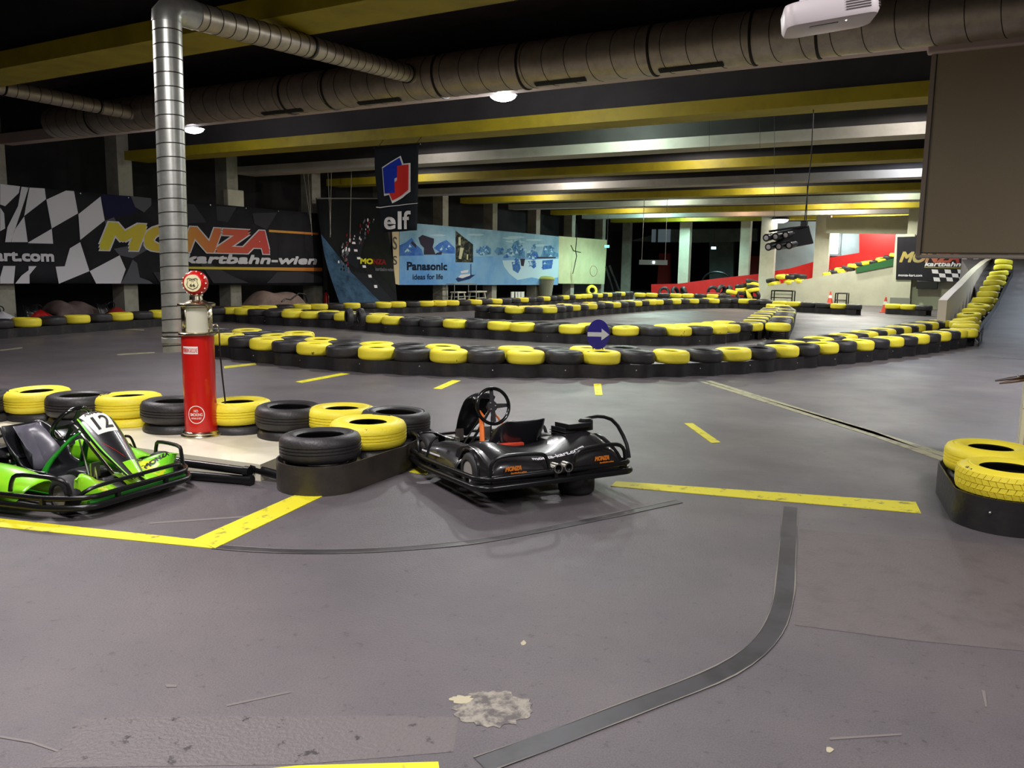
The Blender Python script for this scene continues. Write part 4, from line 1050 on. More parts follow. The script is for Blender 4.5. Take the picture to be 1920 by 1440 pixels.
# ------------------------------------------------------------------ hanging curved race poster
def cpt(u, v):
    """u 0..1 left to right, v 0..1 bottom to top on the curved sheet"""
    L = [(638, 573, -18.55), (612, 495, -19.35), (600, 430, -19.6), (592, 372, -19.55)]
    Rr = [(745, 570, -18.75), (738, 500, -19.4), (728, 440, -19.65), (712, 372, -19.6)]
    t = v * 3; i = min(int(t), 2); f_ = t - i
    def ev(K):
        P = [aX(*q) for q in K]
        p0 = P[max(i - 1, 0)]; p1 = P[i]; p2 = P[i + 1]; p3 = P[min(i + 2, 3)]
        return .5 * ((2 * p1) + (p2 - p0) * f_ + (2 * p0 - 5 * p1 + 4 * p2 - p3) * f_ ** 2 + (3 * p1 - p0 - 3 * p2 + p3) * f_ ** 3)
    return ev(L).lerp(ev(Rr), u)
def con(u, v, off=0.0):
    p = cpt(u, v); a = cpt(min(u + .02, 1), v) - cpt(max(u - .02, 0), v); b = cpt(u, min(v + .02, 1)) - cpt(u, max(v - .02, 0))
    n = a.cross(b).normalized(); return tuple(p + n * off)
cp = thing('race_poster', 'curved hanging poster of a kart race scene, held by ropes beside the flag banner', 'poster', cpt(.5, 0))
under(cp, obj('sheet', MB().grid([[con(i / 14, j / 18) for i in range(15)] for j in range(19)]), M('poster_dark', (12, 15, 18), .5, noise=(1.1, (22, 24, 22), .4, .7)), solid=.006))
def onposter(nm, pts, mat, off=.01):
    # dense fan so the print follows the curve
    n = 8; rows = []
    (a, b, c, d) = pts
    rows = [[con((a[0] * (1 - s) + b[0] * s) * (1 - t) + (d[0] * (1 - s) + c[0] * s) * t, (a[1] * (1 - s) + b[1] * s) * (1 - t) + (d[1] * (1 - s) + c[1] * s) * t, off) for s in [i / n for i in range(n + 1)]] for t in [j / n for j in range(n + 1)]]
    under(cp, obj(nm, MB().grid(rows), mat))
m_pb = M('poster_blue', (56, 84, 108), .5, noise=(2, (30, 50, 68), .4, .65))
onposter('blue_track_print', [(.0, .0), (.75, .0), (.30, .28), (.0, .62)], m_pb)
onposter('grey_track_print', [(.75, 0), (1, 0), (.6, .26), (.30, .28)], M('poster_grey', (26, 29, 34), .5), .011)
onposter('grey_track_print', [(.22, .38), (.42, .30), (.62, .62), (.5, .66)], M('poster_grey', (26, 29, 34), .5), .011)
onposter('green_print', [(.52, .42), (.98, .12), (1, .62), (.62, .58)], M('poster_green', (14, 20, 16), .5, noise=(2, (24, 28, 18), .4, .7)), .009)
dots = MB(); rr3 = random.Random(5)
for i in range(90):
    t = rr3.random(); u = .22 + .45 * t * t + rr3.uniform(-.06, .06) + (.1 if t > .6 else 0); v = .28 + .5 * t + rr3.uniform(-.05, .05)
    q = Vector(con(min(u, .95), v, .016)); dots.sphere(q, .02 + rr3.random() * .035, 5, 4, rr3.choice((0, 3, 3, 1, 2)), (.3, 1, 1.5))
under(cp, obj('kart_field_print', dots, [m_bw, M('poster_darkred', (110, 24, 22), .5), M('poster_charcoal', (22, 24, 26), .5), m_bg]))
kb = MB()
for i in range(12):
    t = i / 12; u0 = .40 + .03 * math.sin(t * 3) + .42 * max(0, t - .35) ** 1.2; v0 = .58 - .46 * t
    kb.grid([[con(u0 + a, v0 + b, .017) for a in (0, .05)] for b in (0, .022)], 0 if i % 2 else 1)
under(cp, obj('kerb_print', kb, [m_bw, M('poster_charcoal', (22, 24, 26), .5)]))
pw = lambda x, y, z: con(.42 + x, .34 + y, .018 + z)
under(cp, obj('poster_lettering', text_mb('MO', .05, 0.03, .02, .19, shear=.2, heavy=heavy(.004), fn=lambda x, y, z: con(min(.99, .45 + x), .33 + y, .018 + z)), M('poster_yellow', (196, 190, 40), .5)))
under(cp, obj('poster_lettering', text_mb('NZA', .05, 0.22, .02, .2, shear=.2, heavy=heavy(.004), fn=lambda x, y, z: con(min(.99, .45 + x), .33 + y, .018 + z)), M('poster_darkred', (110, 24, 22), .5)))
under(cp, obj('poster_lettering', text_mb('kartbahn-wien', .03, 0.24, -.04, .3, shear=.2, heavy=heavy(.0015), fn=lambda x, y, z: con(min(.99, .45 + x), .33 + y, .018 + z)), m_bg))
under(cp, obj('top_batten', MB().tube([con(i / 8, 1, .02) for i in range(9)], .025, 8), M('batten_grey', (104, 104, 100), .6)))
for i, (xa, ya, xb, yb_, X) in enumerate(((575, 286, 585, 442, -18.9), (613, 284, 620, 440, -18.9), (622, 284, 619, 445, -18.85), (660, 283, 656, 452, -18.9), (560, 262, 583, 420, -19.0))):
    a = aX(xa, ya, X); b = aX(xb, yb_, X)
    tag(obj('rope', MB().tube([a + (a - b) * .35, b], .009, 5), M('rope_fibre', (150, 146, 136), .8)), f"thin pale hanging rope, {ORD[i + 1]} of those before the curved race poster", 'rope', 'ropes at the curved race poster')

# ------------------------------------------------------------------ oil company flag hanging from a beam
YE = 14.15
el0 = aY(742, 283, YE)
ef = thing('hanging_flag', 'black hanging flag with a red and blue shield logo and white lettering', 'flag', el0)
ke = c3((690, 270, 8.0))
def epl(x, y): p = aY(*ke(x, y), YE); return (p.x, p.z)
def eribs(x, z): return YE + .026 * math.sin((x - el0.x) * 13) * min(1, (el0.z - z) * 1.2) + .02
rows = []
for j in range(13):
    t = j / 12
    lx = 92 + 120 * max(0, t - .15) ** 1.3 * 1.15; rx = 748 - 28 * t; y = 60 + (1330 - 60) * t
    rows.append([(lambda q: (q[0], eribs(*q), q[1]))(epl(lx + (rx - lx) * i / 16, y - 60 * i / 16 * (1 - .4 * t))) for i in range(17)])
under(ef, obj('cloth', MB().grid(rows), M('flag_black', (34, 38, 42), .5), solid=.004))
def flagpoly(nm, pts, mat, off):
    P = [epl(x, y) for x, y in pts]
    mb = MB(); tr = tessellate_polygon([[Vector((p[0], p[1], 0)) for p in P]])
    mb.add([(p[0], eribs(*p) - off, p[1]) for p in P], [tuple(t) for t in tr])
    bm = bmesh.new(); me = mb.mesh(nm, mat); bm.from_mesh(me)
    bmesh.ops.subdivide_edges(bm, edges=bm.edges, cuts=3, use_grid_fill=True)
    for v in bm.verts: v.co.y = eribs(v.co.x, v.co.z) - off
    bm.to_mesh(me); bm.free()
    under(ef, obj(nm, me, None))
m_fw = M('flag_white', (244, 243, 240), .5); m_fr = M('flag_red', (214, 52, 44), .5); m_fb = M('flag_blue', (32, 56, 176), .5)
flagpoly('shield_outline', [(205, 350), (490, 175), (530, 295), (642, 285), (648, 715), (375, 892), (325, 765), (230, 778)], m_fw, .022)
flagpoly('blue_shield', [(225, 365), (480, 205), (515, 315), (445, 330), (440, 500), (405, 520), (412, 735), (250, 745)], m_fb, .040)
flagpoly('red_shield', [(445, 330), (520, 318), (622, 308), (624, 690), (385, 850), (340, 740), (414, 735), (408, 580), (440, 545)], m_fr, .041)
flagpoly('flag_line', [(130, 942), (180, 946), (740, 884), (740, 892), (180, 958), (130, 954)], m_fw, .028)
x0_, z0_ = epl(232, 1290); x1_, _ = epl(662, 1270); _, z1_ = epl(440, 985)
lf = lambda x, y, z: (x, eribs(x, y) - .034 - z, y)
under(ef, obj('flag_lettering', text_mb('elf', z1_ - z0_ - .05, x0_ + .025, z0_ + .025, x1_ - x0_ - .05, heavy=heavy(.013), fn=lf), m_fw))
under(ef, obj('hanging_bar', MB().tube([(rows[0][0][0] - .05, YE + .02, rows[0][0][2]), (rows[0][-1][0] + .05, YE + .02, rows[0][-1][2])], .015, 8), m_tube))
hb_ = MB()
for q in (rows[0][1], rows[0][-2]): hb_.tube([q, (q[0], q[1] + .22, 4.27)], .006, 5)
under(ef, obj('hanging_cord', hb_, m_tube))

# ------------------------------------------------------------------ corner poster at the right
YP = 39.65
def pp_(x, y): p = aY(x, y, YP); return (p.x, p.z)
MY = Matrix(((1, 0, 0, 0), (0, 0, -1, YP), (0, 1, 0, 0), (0, 0, 0, 1)))
k9 = c3((1560, 400, 5.142))
cpz = thing('banner', 'dark corner banner with a chequered edge on the pale wall behind the white parapet', 'banner', (aY(1760, 480, YP).x, YP, 0))
def ypoly(mb, pts, z=.006, mi=0, h=.002):
    return mb.prism([pp_(*k9(x, y)) for x, y in pts], z, z + h, mi, MY)
s1 = MB(); ypoly(s1, [(630, 228), (1700, 200), (1700, 655), (1020, 660), (820, 640), (615, 640)], -.02, 0, .024); under(cpz, obj('cloth', s1, m_ban))
s1 = MB()
for i in range(9):
    for j in range(3):
        if (i + j) % 2: continue
        x = 960 + i * 62 + j * 8; y = 540 + j * 38
        ypoly(s1, [(x, y), (x + 60, y + 4), (x + 68, y + 42), (x + 8, y + 38)])
for i in range(6):
    for j in range(2):
        if (i + j) % 2: continue
        x = 1250 + i * 55; y = 425 + j * 32
        ypoly(s1, [(x, y), (x + 50, y), (x + 54, y + 30), (x + 4, y + 30)])
under(cpz, obj('white_checks', s1, m_bw))
def yw(txt, x0, y0, x1, y1, shear, bold, mat, nm):
    l, b = pp_(*k9(x0, y0)); r, t = pp_(*k9(x1, y1))
    under(cpz, obj(nm, text_mb(txt, t - b, l, b, r - l, shear=shear, heavy=heavy(bold * 1.6 * (t - b)), extr=.002, fn=lambda x, y, q: tuple(MY @ Vector((x, y, .008 + q)))), mat)); return l, r
m_gold = gradient_mat('corner_letter_gradient', [(0, (170, 150, 70)), (.3, (150, 140, 90)), (.55, (170, 96, 70)), (1, (150, 40, 40))], 0, pp_(*k9(655, 467))[0], pp_(*k9(1230, 467))[0])
yw('MONZA', 655, 467, 1230, 370, .28, .035, m_gold, 'big_lettering')
yw('kartbahn-wien', 895, 508, 1470, 470, .2, .03, m_bw, 'small_lettering')
yw('monza-kart.com', 640, 606, 870, 585, 0, .02, m_bw, 'address_lettering')
s1 = MB(); ypoly(s1, [(890, 516), (1400, 526), (1400, 532), (890, 524)]); under(cpz, obj('stripe', s1, M('stripe_olive', (150, 140, 60), .6)))
a = aY(1719, 527, 39.7); b = aY(1758, 537, 39.7)
tag(obj('wall_box', MB().box(((a.x + b.x) / 2, 39.85, (a.z + b.z) / 2 - .05), (b.x - a.x, .4, .34)), m_black, bevel=.02), 'dark box fixed on the pale wall under the corner banner', 'box')

for n_, m_ in MATS.items():
    if n_.split('_')[0] in ('poster', 'banner', 'advert', 'flag', 'strip'):
        b_ = m_.node_tree.nodes['Principled BSDF']; b_.inputs['Roughness'].default_value = .8; b_.inputs['Specular IOR Level'].default_value = .12

# ------------------------------------------------------------------ karts (x forward, y left, z up; origin on the floor)
KW = {}
def wheel_mesh(w, r):
    p = [(r * .55, -w / 2 + .01), (r * .62, -w / 2), (r * .86, -w / 2 + .004), (r * .97, -w / 2 + .02), (r, -w / 2 + .04), (r, w / 2 - .04), (r * .97, w / 2 - .02), (r * .86, w / 2 - .004), (r * .62, w / 2), (r * .55, w / 2 - .01)]
    q = [(r * .55, -w / 2 + .01), (r * .5, -w / 2 + .03), (r * .46, -w / 2 + .045), (r * .2, -w / 2 + .05), (.03, -w / 2 + .03), (0, -w / 2 + .03), (0, w / 2 - .03), (.03, w / 2 - .03), (r * .2, w / 2 - .045), (r * .46, w / 2 - .04), (r * .5, w / 2 - .03), (r * .55, w / 2 - .01)]
    return MB().lathe(p, 32).mesh('wheel', m_rubber), MB().lathe(q, 32).mesh('rim', M('rim_alloy', (206, 200, 190), .38, .5))
KW['f'] = wheel_mesh(.12, .128); KW['r'] = wheel_mesh(.17, .135)
def arch_panel(pts, y, th):
    return MB().prism(pts, -th / 2, th / 2, 0, Matrix(((1, 0, 0, 0), (0, 0, -1, y), (0, 1, 0, 0), (0, 0, 0, 1))))
def bez(P, n):
    out = []
    for i in range(n + 1):
        t = i / n * (len(P) - 1); k = min(int(t), len(P) - 2); f_ = t - k
        p0 = Vector(P[max(k - 1, 0)]); p1 = Vector(P[k]); p2 = Vector(P[k + 1]); p3 = Vector(P[min(k + 2, len(P) - 1)])
        out.append(.5 * ((2 * p1) + (p2 - p0) * f_ + (2 * p0 - 5 * p1 + 4 * p2 - p3) * f_ ** 2 + (3 * p1 - p0 - 3 * p2 + p3) * f_ ** 3))
    return out
def kart(name, label, loc, yaw, pitch, pal, number=None, addr=None, steer=0.0, tilt=.6):
    k = thing(name, label, 'kart', loc, (0, 0, 0), 'parked karts in the foreground')
    k.rotation_euler = Matrix.Rotation(yaw, 3, 'Z').to_4x4().to_euler() if not pitch else (Matrix.Rotation(yaw, 3, 'Z') @ Matrix.Rotation(pitch, 3, 'Y')).to_euler()
    body, accent, support, panel = pal
    RX, FX, HW = -.83, .88, .635
    # bumper ring: two tubes all around
    def plan(ins):
        b = HW - ins; r = RX + ins; f = FX - ins
        return [(r, -b + .06), (r, b - .06), (r + .08, b), (.15, b), (.62, b - .07), (f - .08, b - .15), (f, b - .25), (f, -b + .25), (f - .08, -b + .15), (.62, -b + .07), (.15, -b), (r + .08, -b)]
    lo = [(x, y, .08) for x, y in plan(0)]; up = [(x, y, .14) for x, y in plan(.012)]
    def rnd_loop(P):
        out = []
        for i in range(len(P)):
            a = Vector(P[i - 1]); b = Vector(P[i]); c = Vector(P[(i + 1) % len(P)])
            r_ = min(.06, (a - b).length * .4, (c - b).length * .4)
            p = b + (a - b).normalized() * r_; q = b + (c - b).normalized() * r_
            out += [p, (p + q + 2 * b) / 4, q]
        return out
    obj('bumper_rail', MB().tube(rnd_loop(lo), .022, 10, True), m_tube, k)
    obj('bumper_rail', MB().tube(rnd_loop(up), .018, 10, True), m_tube, k)
    for (x, y) in ((.0, HW - .01), (-.6, HW - .01), (.0, -HW + .01), (-.6, -HW + .01), (FX - .01, .2), (FX - .01, -.2), (RX + .01, .05), (RX + .01, -.05), (.62, HW - .08), (.62, -HW + .08)):
        obj('rail_bracket', MB().box((x, y, .11), (.026, .026, .07)), m_tube, k)
    def hoop(P, r=.014): obj('wheel_hoop', MB().tube(bez(P, 14), r, 8), m_tube, k)
    for s in (1, -1):
        hoop([(.36, s * (HW - .05), .165), (.38, s * (HW - .055), .24), (.43, s * (HW - .07), .275), (.66, s * (HW - .11), .275), (.74, s * (HW - .16), .24), (.76, s * (HW - .17), .165)])
        hoop([(RX + .01, s * .10, .165), (RX + .01, s * .12, .24), (RX + .015, s * .18, .275), (RX + .02, s * .44, .285), (RX + .02, s * .53, .25), (RX + .02, s * .55, .165)])
    hoop([(-.10, -HW + .02, .165), (-.14, -HW + .03, .30), (-.2, -HW + .05, .38), (-.45, -HW + .08, .44), (-.62, -HW + .05, .42), (-.74, -HW + .03, .28), (-.78, -HW + .03, .165)])
    obj('front_rail', MB().tube(bez([(FX - .10, -.43, .14), (FX - .05, -.36, .19), (FX - .02, -.2, .205), (FX - .02, .2, .205), (FX - .05, .36, .19), (FX - .10, .43, .14)], 16), .014, 8), m_tube, k)
    hoop([(.12, HW - .01, .14), (.12, HW - .06, .27), (.13, HW - .12, .30)], .010)
    # floor pan and frame
    fp = MB().box((.25, 0, .055), (1.2, .56, .012))
    obj('floor_pan', fp, m_black, k)
    fr = MB()
    for s in (1, -1):
        fr.tube([(-.78, s * .28, .075), (.3, s * .28, .07), (.8, s * .2, .075)], .016, 8)
        fr.tube([(.0, s * .28, .075), (.05, s * .62, .09)], .014, 8).tube([(-.7, s * .28, .075), (-.72, s * .63, .09)], .014, 8)
    fr.tube([(-.46, -.48, .135), (-.46, .48, .135)], .02, 10).tube([(.63, -.4, .128), (.63, .4, .128)], .014, 8)
    fr.tube([(.84, -.4, .1), (.84, .4, .1)], .016, 8)
    obj('frame', fr, support if number else m_tube, k)
    # wheels
    for (x, y, kind) in ((.63, .39, 'f'), (.63, -.39, 'f'), (-.46, .47, 'r'), (-.46, -.47, 'r')):
        w = obj('wheel', KW[kind][0], None, k, (x, y, .128 if kind == 'f' else .135))
        w.rotation_euler = (PI / 2, 0, steer if kind == 'f' else 0)
        obj('rim', KW[kind][1], None, w)
    # bucket seat
    sts = [((.16, .12), .17, .05, (-.3, 1)), ((.05, .085), .185, .08, (-.2, 1)), ((-.08, .075), .195, .12, (0, 1)), ((-.17, .095), .2, .16, (.5, .85)), ((-.235, .17), .205, .17, (.85, .5)), ((-.285, .27), .21, .14, (.96, .25)), ((-.325, .365), .20, .09, (.96, .25)), ((-.35, .425), .17, .045, (.96, .25)), ((-.355, .44), .15, .02, (.9, .3))]
    rows = []
    for (x, z), w, sd_, n in sts:
        r = []
        for i in range(13):
            t = -1 + i / 6; r.append((x + n[0] * sd_ * abs(t) ** 3.2, math.copysign(w * (1 - (1 - abs(t)) ** 1.25), t), z + n[1] * sd_ * abs(t) ** 3.2))
        rows.append(r)
    seat = obj('seat', MB().grid(rows), M('seat_shell', (28, 28, 32), .28, coat=.4), k, solid=.012, sub=1)
    obj('seat_pad', MB().grid([[(x + n[0] * (.024 + sd_ * abs(t) ** 3.2), t * w * .55, z + n[1] * (.024 + sd_ * abs(t) ** 3.2)) for t in (-1, -.5, 0, .5, 1)] for (x, z), w, sd_, n in sts[3:8]]), M('seat_panel', (96, 94, 104), .32), seat, solid=.004)
    for (x, z) in ((-.22, .26), (-.21, .21)):
        for s in (1, -1): obj('seat_bolt', MB().sphere((x, s * .185, z), .014, 10, 6), m_steel, seat)
    # steering wheel, column, support
    sc = Vector((.21, 0, .495)); ax = Vector((-math.cos(tilt), 0, math.sin(tilt)))
    sw = obj('steering_wheel', MB().tube([(math.cos(2 * PI * i / 40) * .142, math.sin(2 * PI * i / 40) * .142, 0) for i in range(40)], .0145, 10, True), m_blackgloss, k)
    sw.matrix_local = place(ax, sc) @ Matrix.Rotation(PI / 2, 4, 'Z')
    spk = MB()
    for a in (-.05, PI + .05, -PI / 2):
        ca_, sa_ = math.cos(a), math.sin(a)
        spk.prism([(-.02 * sa_ + .03 * ca_, .02 * ca_ + .03 * sa_), (.02 * sa_ + .03 * ca_, -.02 * ca_ + .03 * sa_), (.014 * sa_ + .138 * ca_, -.014 * ca_ + .138 * sa_), (-.014 * sa_ + .138 * ca_, .014 * ca_ + .138 * sa_)], -.022, -.014)
    spk.lathe([(0, -.03), (.045, -.03), (.045, -.012), (0, -.012)], 20)
    obj('spokes', spk, M('wheel_spoke', (70, 70, 72), .35, .6), sw)
    hb = MB()
    for a in (.5, 2.6, -1.57): hb.sphere((math.cos(a) * .028, math.sin(a) * .028, -.010), .008, 8, 5)
    obj('hub_bolt', hb, m_steel, sw)
    obj('steering_column', MB().tube([sc - ax * .02, (.62, 0, .15)], .011, 8).lathe([(.024, 0), (.024, .05), (0, .05)], 12, mat=place(-ax, sc - ax * .03)), m_steel, k)
    obj('tie_rod', MB().tube([(.34, -.05, .40), (.55, -.14, .11)], .006, 6).tube([(.34, .05, .40), (.55, .14, .11)], .006, 6).tube([(.56, 0, .14), (.6, .45, .13)], .007, 6).tube([(.56, 0, .14), (.6, -.45, .13)], .007, 6), m_steel, k)
    for s in (1, -1):
        P = [(.32, s * .045, .43), (.28, s * .07, .40), (.13, s * .14, .22), (.07, s * .17, .07)]
        m_ = MB(); B = bez(P, 8); rws = []
        for q in B: rws.append([(q.x - .04, q.y, q.z - .02), (q.x + .04, q.y, q.z + .02)])
        obj('steering_support', m_.grid(rws), support or m_tube, k, solid=.014, bevel=.003)
        obj('support_slot', MB().grid([[(q.x - .008, q.y - s * .009, q.z), (q.x + .008, q.y - s * .009, q.z + .005)] for q in B[3:7]]), m_black, k, solid=.004)
    # pedals
    for s in (1, -1):
        pd = MB().tube([(.62, s * .13, .07), (.60, s * .13, .16), (.585, s * .13, .25)], .008, 6).box((.58, s * .13, .23), (.012, .07, .10))
        obj('pedal', pd, m_steel, k)
    pdg = MB()
    for i in range(6): pdg.tube([(.50 + i * .02, .17, .10), (.50 + i * .02, .17, .22), (.50 + i * .02, .25, .22), (.50 + i * .02, .25, .10)], .006, 6)
    obj('pedal_guard', pdg, m_steel, k)
    # fairing before the wheel
    fst = [((.36, .545), .09), ((.395, .585), .115), ((.465, .572), .135), ((.555, .49), .135), ((.65, .39), .12), ((.735, .30), .095), ((.81, .22), .07), ((.845, .185), .05)]
    fcen = bez([(x, 0, z) for (x, z), w in fst], 28); fwid = [q.x for q in bez([(w, 0, 0) for _, w in fst], 28)]
    def fair(t, y, off=0.0):
        """t 0..1 along, y -1..1 across"""
        a = t * 28; i = min(int(a), 27); f_ = a - i; c = fcen[i].lerp(fcen[i + 1], f_); w = fwid[i] * (1 - f_) + fwid[i + 1] * f_
        d = (fcen[i + 1] - fcen[i]).normalized(); n = Vector((-d.z, 0, d.x)); n = n if n.z > 0 else -n
        drop = .35 * w * abs(y) ** 2.2
        return tuple(c + Vector((0, y * w, 0)) + n * (off - drop))
    obj('fairing', MB().grid([[fair(t / 28, y / 6) for y in range(-6, 7)] for t in range(29)]), body, k, solid=.008)
    ed = MB()
    for s in (1, -1): ed.grid([[fair(t / 28, s * .86, .006), fair(t / 28, s * .93, .006)] for t in range(3, 29)])
    obj('fairing_stripe', ed, accent, k)
    if number:
        pl = MB().grid([[fair(.17 + .29 * t / 8, y / 6 * .82 * (1 - .25 * t / 8) , .006) for y in range(-6, 7)] for t in range(9)])
        obj('number_plate', pl, m_white, k)
        # lettering reads facing forward: up the slope = smaller t, rightwards = +y
        Ln = .80
        fn = lambda x, y, z: fair(.455 - y / Ln, x / .145, .009 + z)
        obj('number', text_mb(number, .105, -.065, .025, .13, bold=.012, extr=.002, fn=fn), m_ink, k)
        obj('plate_lettering', text_mb('RiMO', .045, -.085, .165, .17, shear=.25, bold=.03, extr=.002, fn=fn), m_ink, k)
        fl = MB()
        for s in (1, -1): fl.grid([[fair(.52 + .16 * t / 4, s * (.72 - .55 * t / 4), .007), fair(.545 + .16 * t / 4, s * (.66 - .55 * t / 4), .007)] for t in range(5)])
        obj('chevron', fl, m_red, k)
        obj('fairing_tip', MB().grid([[fair(.74 + .24 * t / 6, y / 4 * .55, .007) for y in range(-4, 5)] for t in range(7)]), panel, k)
    else:
        fl = MB()
        for s in (1, -1): fl.grid([[fair(.5 + .45 * t / 5, s * .97, .007), fair(.5 + .45 * t / 5, s * .62, .007)] for t in range(6)])
        obj('red_flash', fl, m_red, k)
    # nose: centre strip and two fender panels before the front wheels
    nz = bez([(.68, 0, .185), (.76, 0, .16), (.825, 0, .12), (.845, 0, .07)], 8)
    obj('nose_panel', MB().grid([[(q.x - abs(y) * .12, y * .2, q.z - .03 * abs(y)) for y in (-1, -.6, -.2, .2, .6, 1)] for q in nz]), body, k, solid=.008)
    obj('nose_strip', MB().grid([[(q.x - abs(y) * .03, y * .055, q.z + .006) for y in (-1, 0, 1)] for q in nz]), panel, k)
    for s in (1, -1):
        def nose(t, u, off=0.0):
            """t back->front, u inner->outer"""
            y = .12 + .30 * u
            zb = .15 + .105 * math.sin(min(1, u * 1.1) * PI * .6) ** 2; zf = .07
            x0 = .50 + .27 * max(0, (u - .25) / .75) ** .8; x1 = .845 - .12 * u ** 2.0
            q = bez([(x0, 0, zb), (x0 + (x1 - x0) * .45, 0, zb * .97 + .012), (x0 + (x1 - x0) * .85, 0, zb * .55 + .03), (x1, 0, zf)], 6)
            a = t * 6; i = min(int(a), 5); c = q[i].lerp(q[i + 1], a - i)
            return (c.x, s * y, c.z + off)
        obj('front_fender', MB().grid([[nose(t / 8, u / 8) for u in range(9)] for t in range(9)]), panel, k, solid=.007)
        if number:
            obj('fender_stripe', MB().grid([[nose(t / 6, .12 + .25 * t / 6 + .12 * u, .006) for u in range(3)] for t in range(7)]), M('fender_yellow', (214, 226, 40), .3, coat=.4), k)
            obj('fender_lettering', text_mb('MONZA', .13, .3, .0, .55, heavy=heavy(.008, 6), fn=(lambda x, y, z: nose(.32 - y * .8, .95 - x, .008)) if s < 0 else (lambda x, y, z: nose(.42 - y * .8, x - .05, .008))), m_ink, k)
    # side pods between the wheels
    for s in (1, -1):
        xs = [-.34, -.28, -.1, .1, .28, .38, .43]
        rows = []
        for x in xs:
            f_ = 1 - max(0, (x - .1) / .33) ** 2 * .65; e_ = .6 if x in (-.34, .43) else 1
            hz = (.27 if x < .1 else .27 * (f_ * .4 + .6)) * (.93 if x == -.34 else 1)
            rows.append([(x, s * .325, .09), (x, s * .33, hz * .92), (x, s * .39, hz), (x, s * .50, hz * .9), (x, s * .575, hz * .66), (x, s * .595, .10)])
        obj('side_pod', MB().grid(rows), panel, k, solid=.007, sub=1)
        if number:
            obj('pod_lettering', text_mb('RiMO', .07, -.2, 0, .34, shear=.2, bold=.03, extr=.002, fn=(lambda x, y, z: (x, -.555 + y * .55, .245 - .0 + y * .0 - (.07 - y) * 1.1 + z)) if s < 0 else (lambda x, y, z: (-x, .555 - y * .55, .245 - (.07 - y) * 1.1 + z))), m_ink, k)
    # rear cover with wheel arches, engine hump and twin exhausts
    ys = [-.535, -.50, -.41, -.29, -.15, 0, .15, .29, .41, .50, .535]
    hs = [.24, .31, .365, .36, .30, .275, .27, .30, .345, .315, .24]
    rows = []
    for (x, fz) in ((-.22, .74), (-.28, .88), (-.38, .98), (-.48, 1), (-.58, .95), (-.68, .84), (-.755, .72), (-.785, .62), (-.79, .28)):
        rows.append([(x - .01 * math.cos(y * 5), y * (1 if fz > .3 else .98), (h * fz) if fz > .3 else .095) for y, h in zip(ys, hs)])
    prof_ = ((-.22, .74), (-.28, .88), (-.38, .98), (-.48, 1), (-.58, .95), (-.68, .84), (-.755, .72), (-.785, .62))
    def cover(x, y, off):
        for (a, fa), (b, fb_) in zip(prof_, prof_[1:]):
            if b <= x <= a: fz = fa + (fb_ - fa) * (a - x) / (a - b); break
        else: fz = prof_[-1][1]
        for m in range(len(ys) - 1):
            if ys[m] <= y <= ys[m + 1]: h = hs[m] + (hs[m + 1] - hs[m]) * (y - ys[m]) / (ys[m + 1] - ys[m]); break
        else: h = hs[0]
        return (x, y, h * fz + off)
    obj('rear_cover', MB().grid(rows), body, k, solid=.008, sub=1)
    for s in (1, -1):
        arch = [(-.46 + .165 * math.cos(a), .13 + .165 * math.sin(a)) for a in [PI * i / 14 for i in range(15)]]
        pts = [(-.79, .10), (-.785, .17), (-.74, .21), (-.66, .26), (-.56, .30), (-.46, .315), (-.36, .30), (-.27, .265), (-.24, .22), (-.24, .10), (-.295, .10)] + arch + [(-.625, .10)]
        obj('arch_panel', arch_panel(pts, s * .535, .01), body, k)
        obj('arch_lip', MB().tube([(x, s * .542, z) for x, z in arch], .010, 6), body, k)
    for s in (1, -1):
        ex = MB().lathe([(.026, 0), (.034, 0), (.034, .12), (.026, .12), (.026, .01)], 20, closed=True)
        e_ = obj('exhaust_pipe', ex, m_steel, k); e_.matrix_local = place((-1, 0, 0), (-.73, s * .042, .165))
    en = MB().box((-.40, -.33, .28), (.2, .2, .2)).box((-.44, -.34, .395), (.2, .2, .035)).box((-.36, -.16, .25), (.12, .1, .1))
    for i in range(5): en.box((-.40, -.33, .27 + i * .02), (.22, .22, .006))
    obj('engine', en, m_black, k, bevel=.008)
    obj('air_filter', MB().lathe([(0, 0), (.055, 0), (.055, .07), (.04, .085), (0, .085)], 20), m_black, k, (-.46, -.44, .35))
    if addr:
        obj('cover_lettering', text_mb('monza-kart.com', .034, -.18, .0, .42, heavy=heavy(.0015, 6), extr=.002, fn=lambda x, y, z: cover(-.742 + y * 1.0, -x, .016 + z)), m_bw, k)
        for yc in (.36, -.36):
            obj('sticker_lettering', text_mb('MONZA', .03, -yc - .07, .178, .12, shear=.25, heavy=heavy(.002, 6), extr=.002, fn=lambda x, y, z: (-.8035 - z, -x, y)), M('sticker_orange', (224, 128, 36), .4), k)
            obj('sticker_lettering', text_mb('kartbahn-wien', .012, -yc - .03, .155, .12, shear=.2, heavy=heavy(.0008, 6), extr=.002, fn=lambda x, y, z: (-.8035 - z, -x, y)), M('sticker_orange', (224, 128, 36), .4), k)
        obj('orange_flash', MB().box((-.3, .12, .262), (.06, .2, .03)), M('flash_orange', (214, 70, 44), .4), k, bevel=.005)
        obj('pod_stripe', MB().box((.1, .592, .19), (.34, .006, .01), mat=None), m_bw, k)
    else:
        obj('cover_strip', MB().grid([[(x, y, z) for y in (-.5, -.42)] for x, z in ((-.36, .365), (-.5, .37), (-.6, .345))]), panel, k, solid=.004)
    # tank under the steering
    obj('fuel_tank', MB().box((.36, 0, .13), (.2, .24, .12)), m_black, k, bevel=.03)
    return k
m_green = M('kart_green', (112, 218, 40), .28, coat=.5, noise=(2.2, (176, 224, 36), .45, .75))
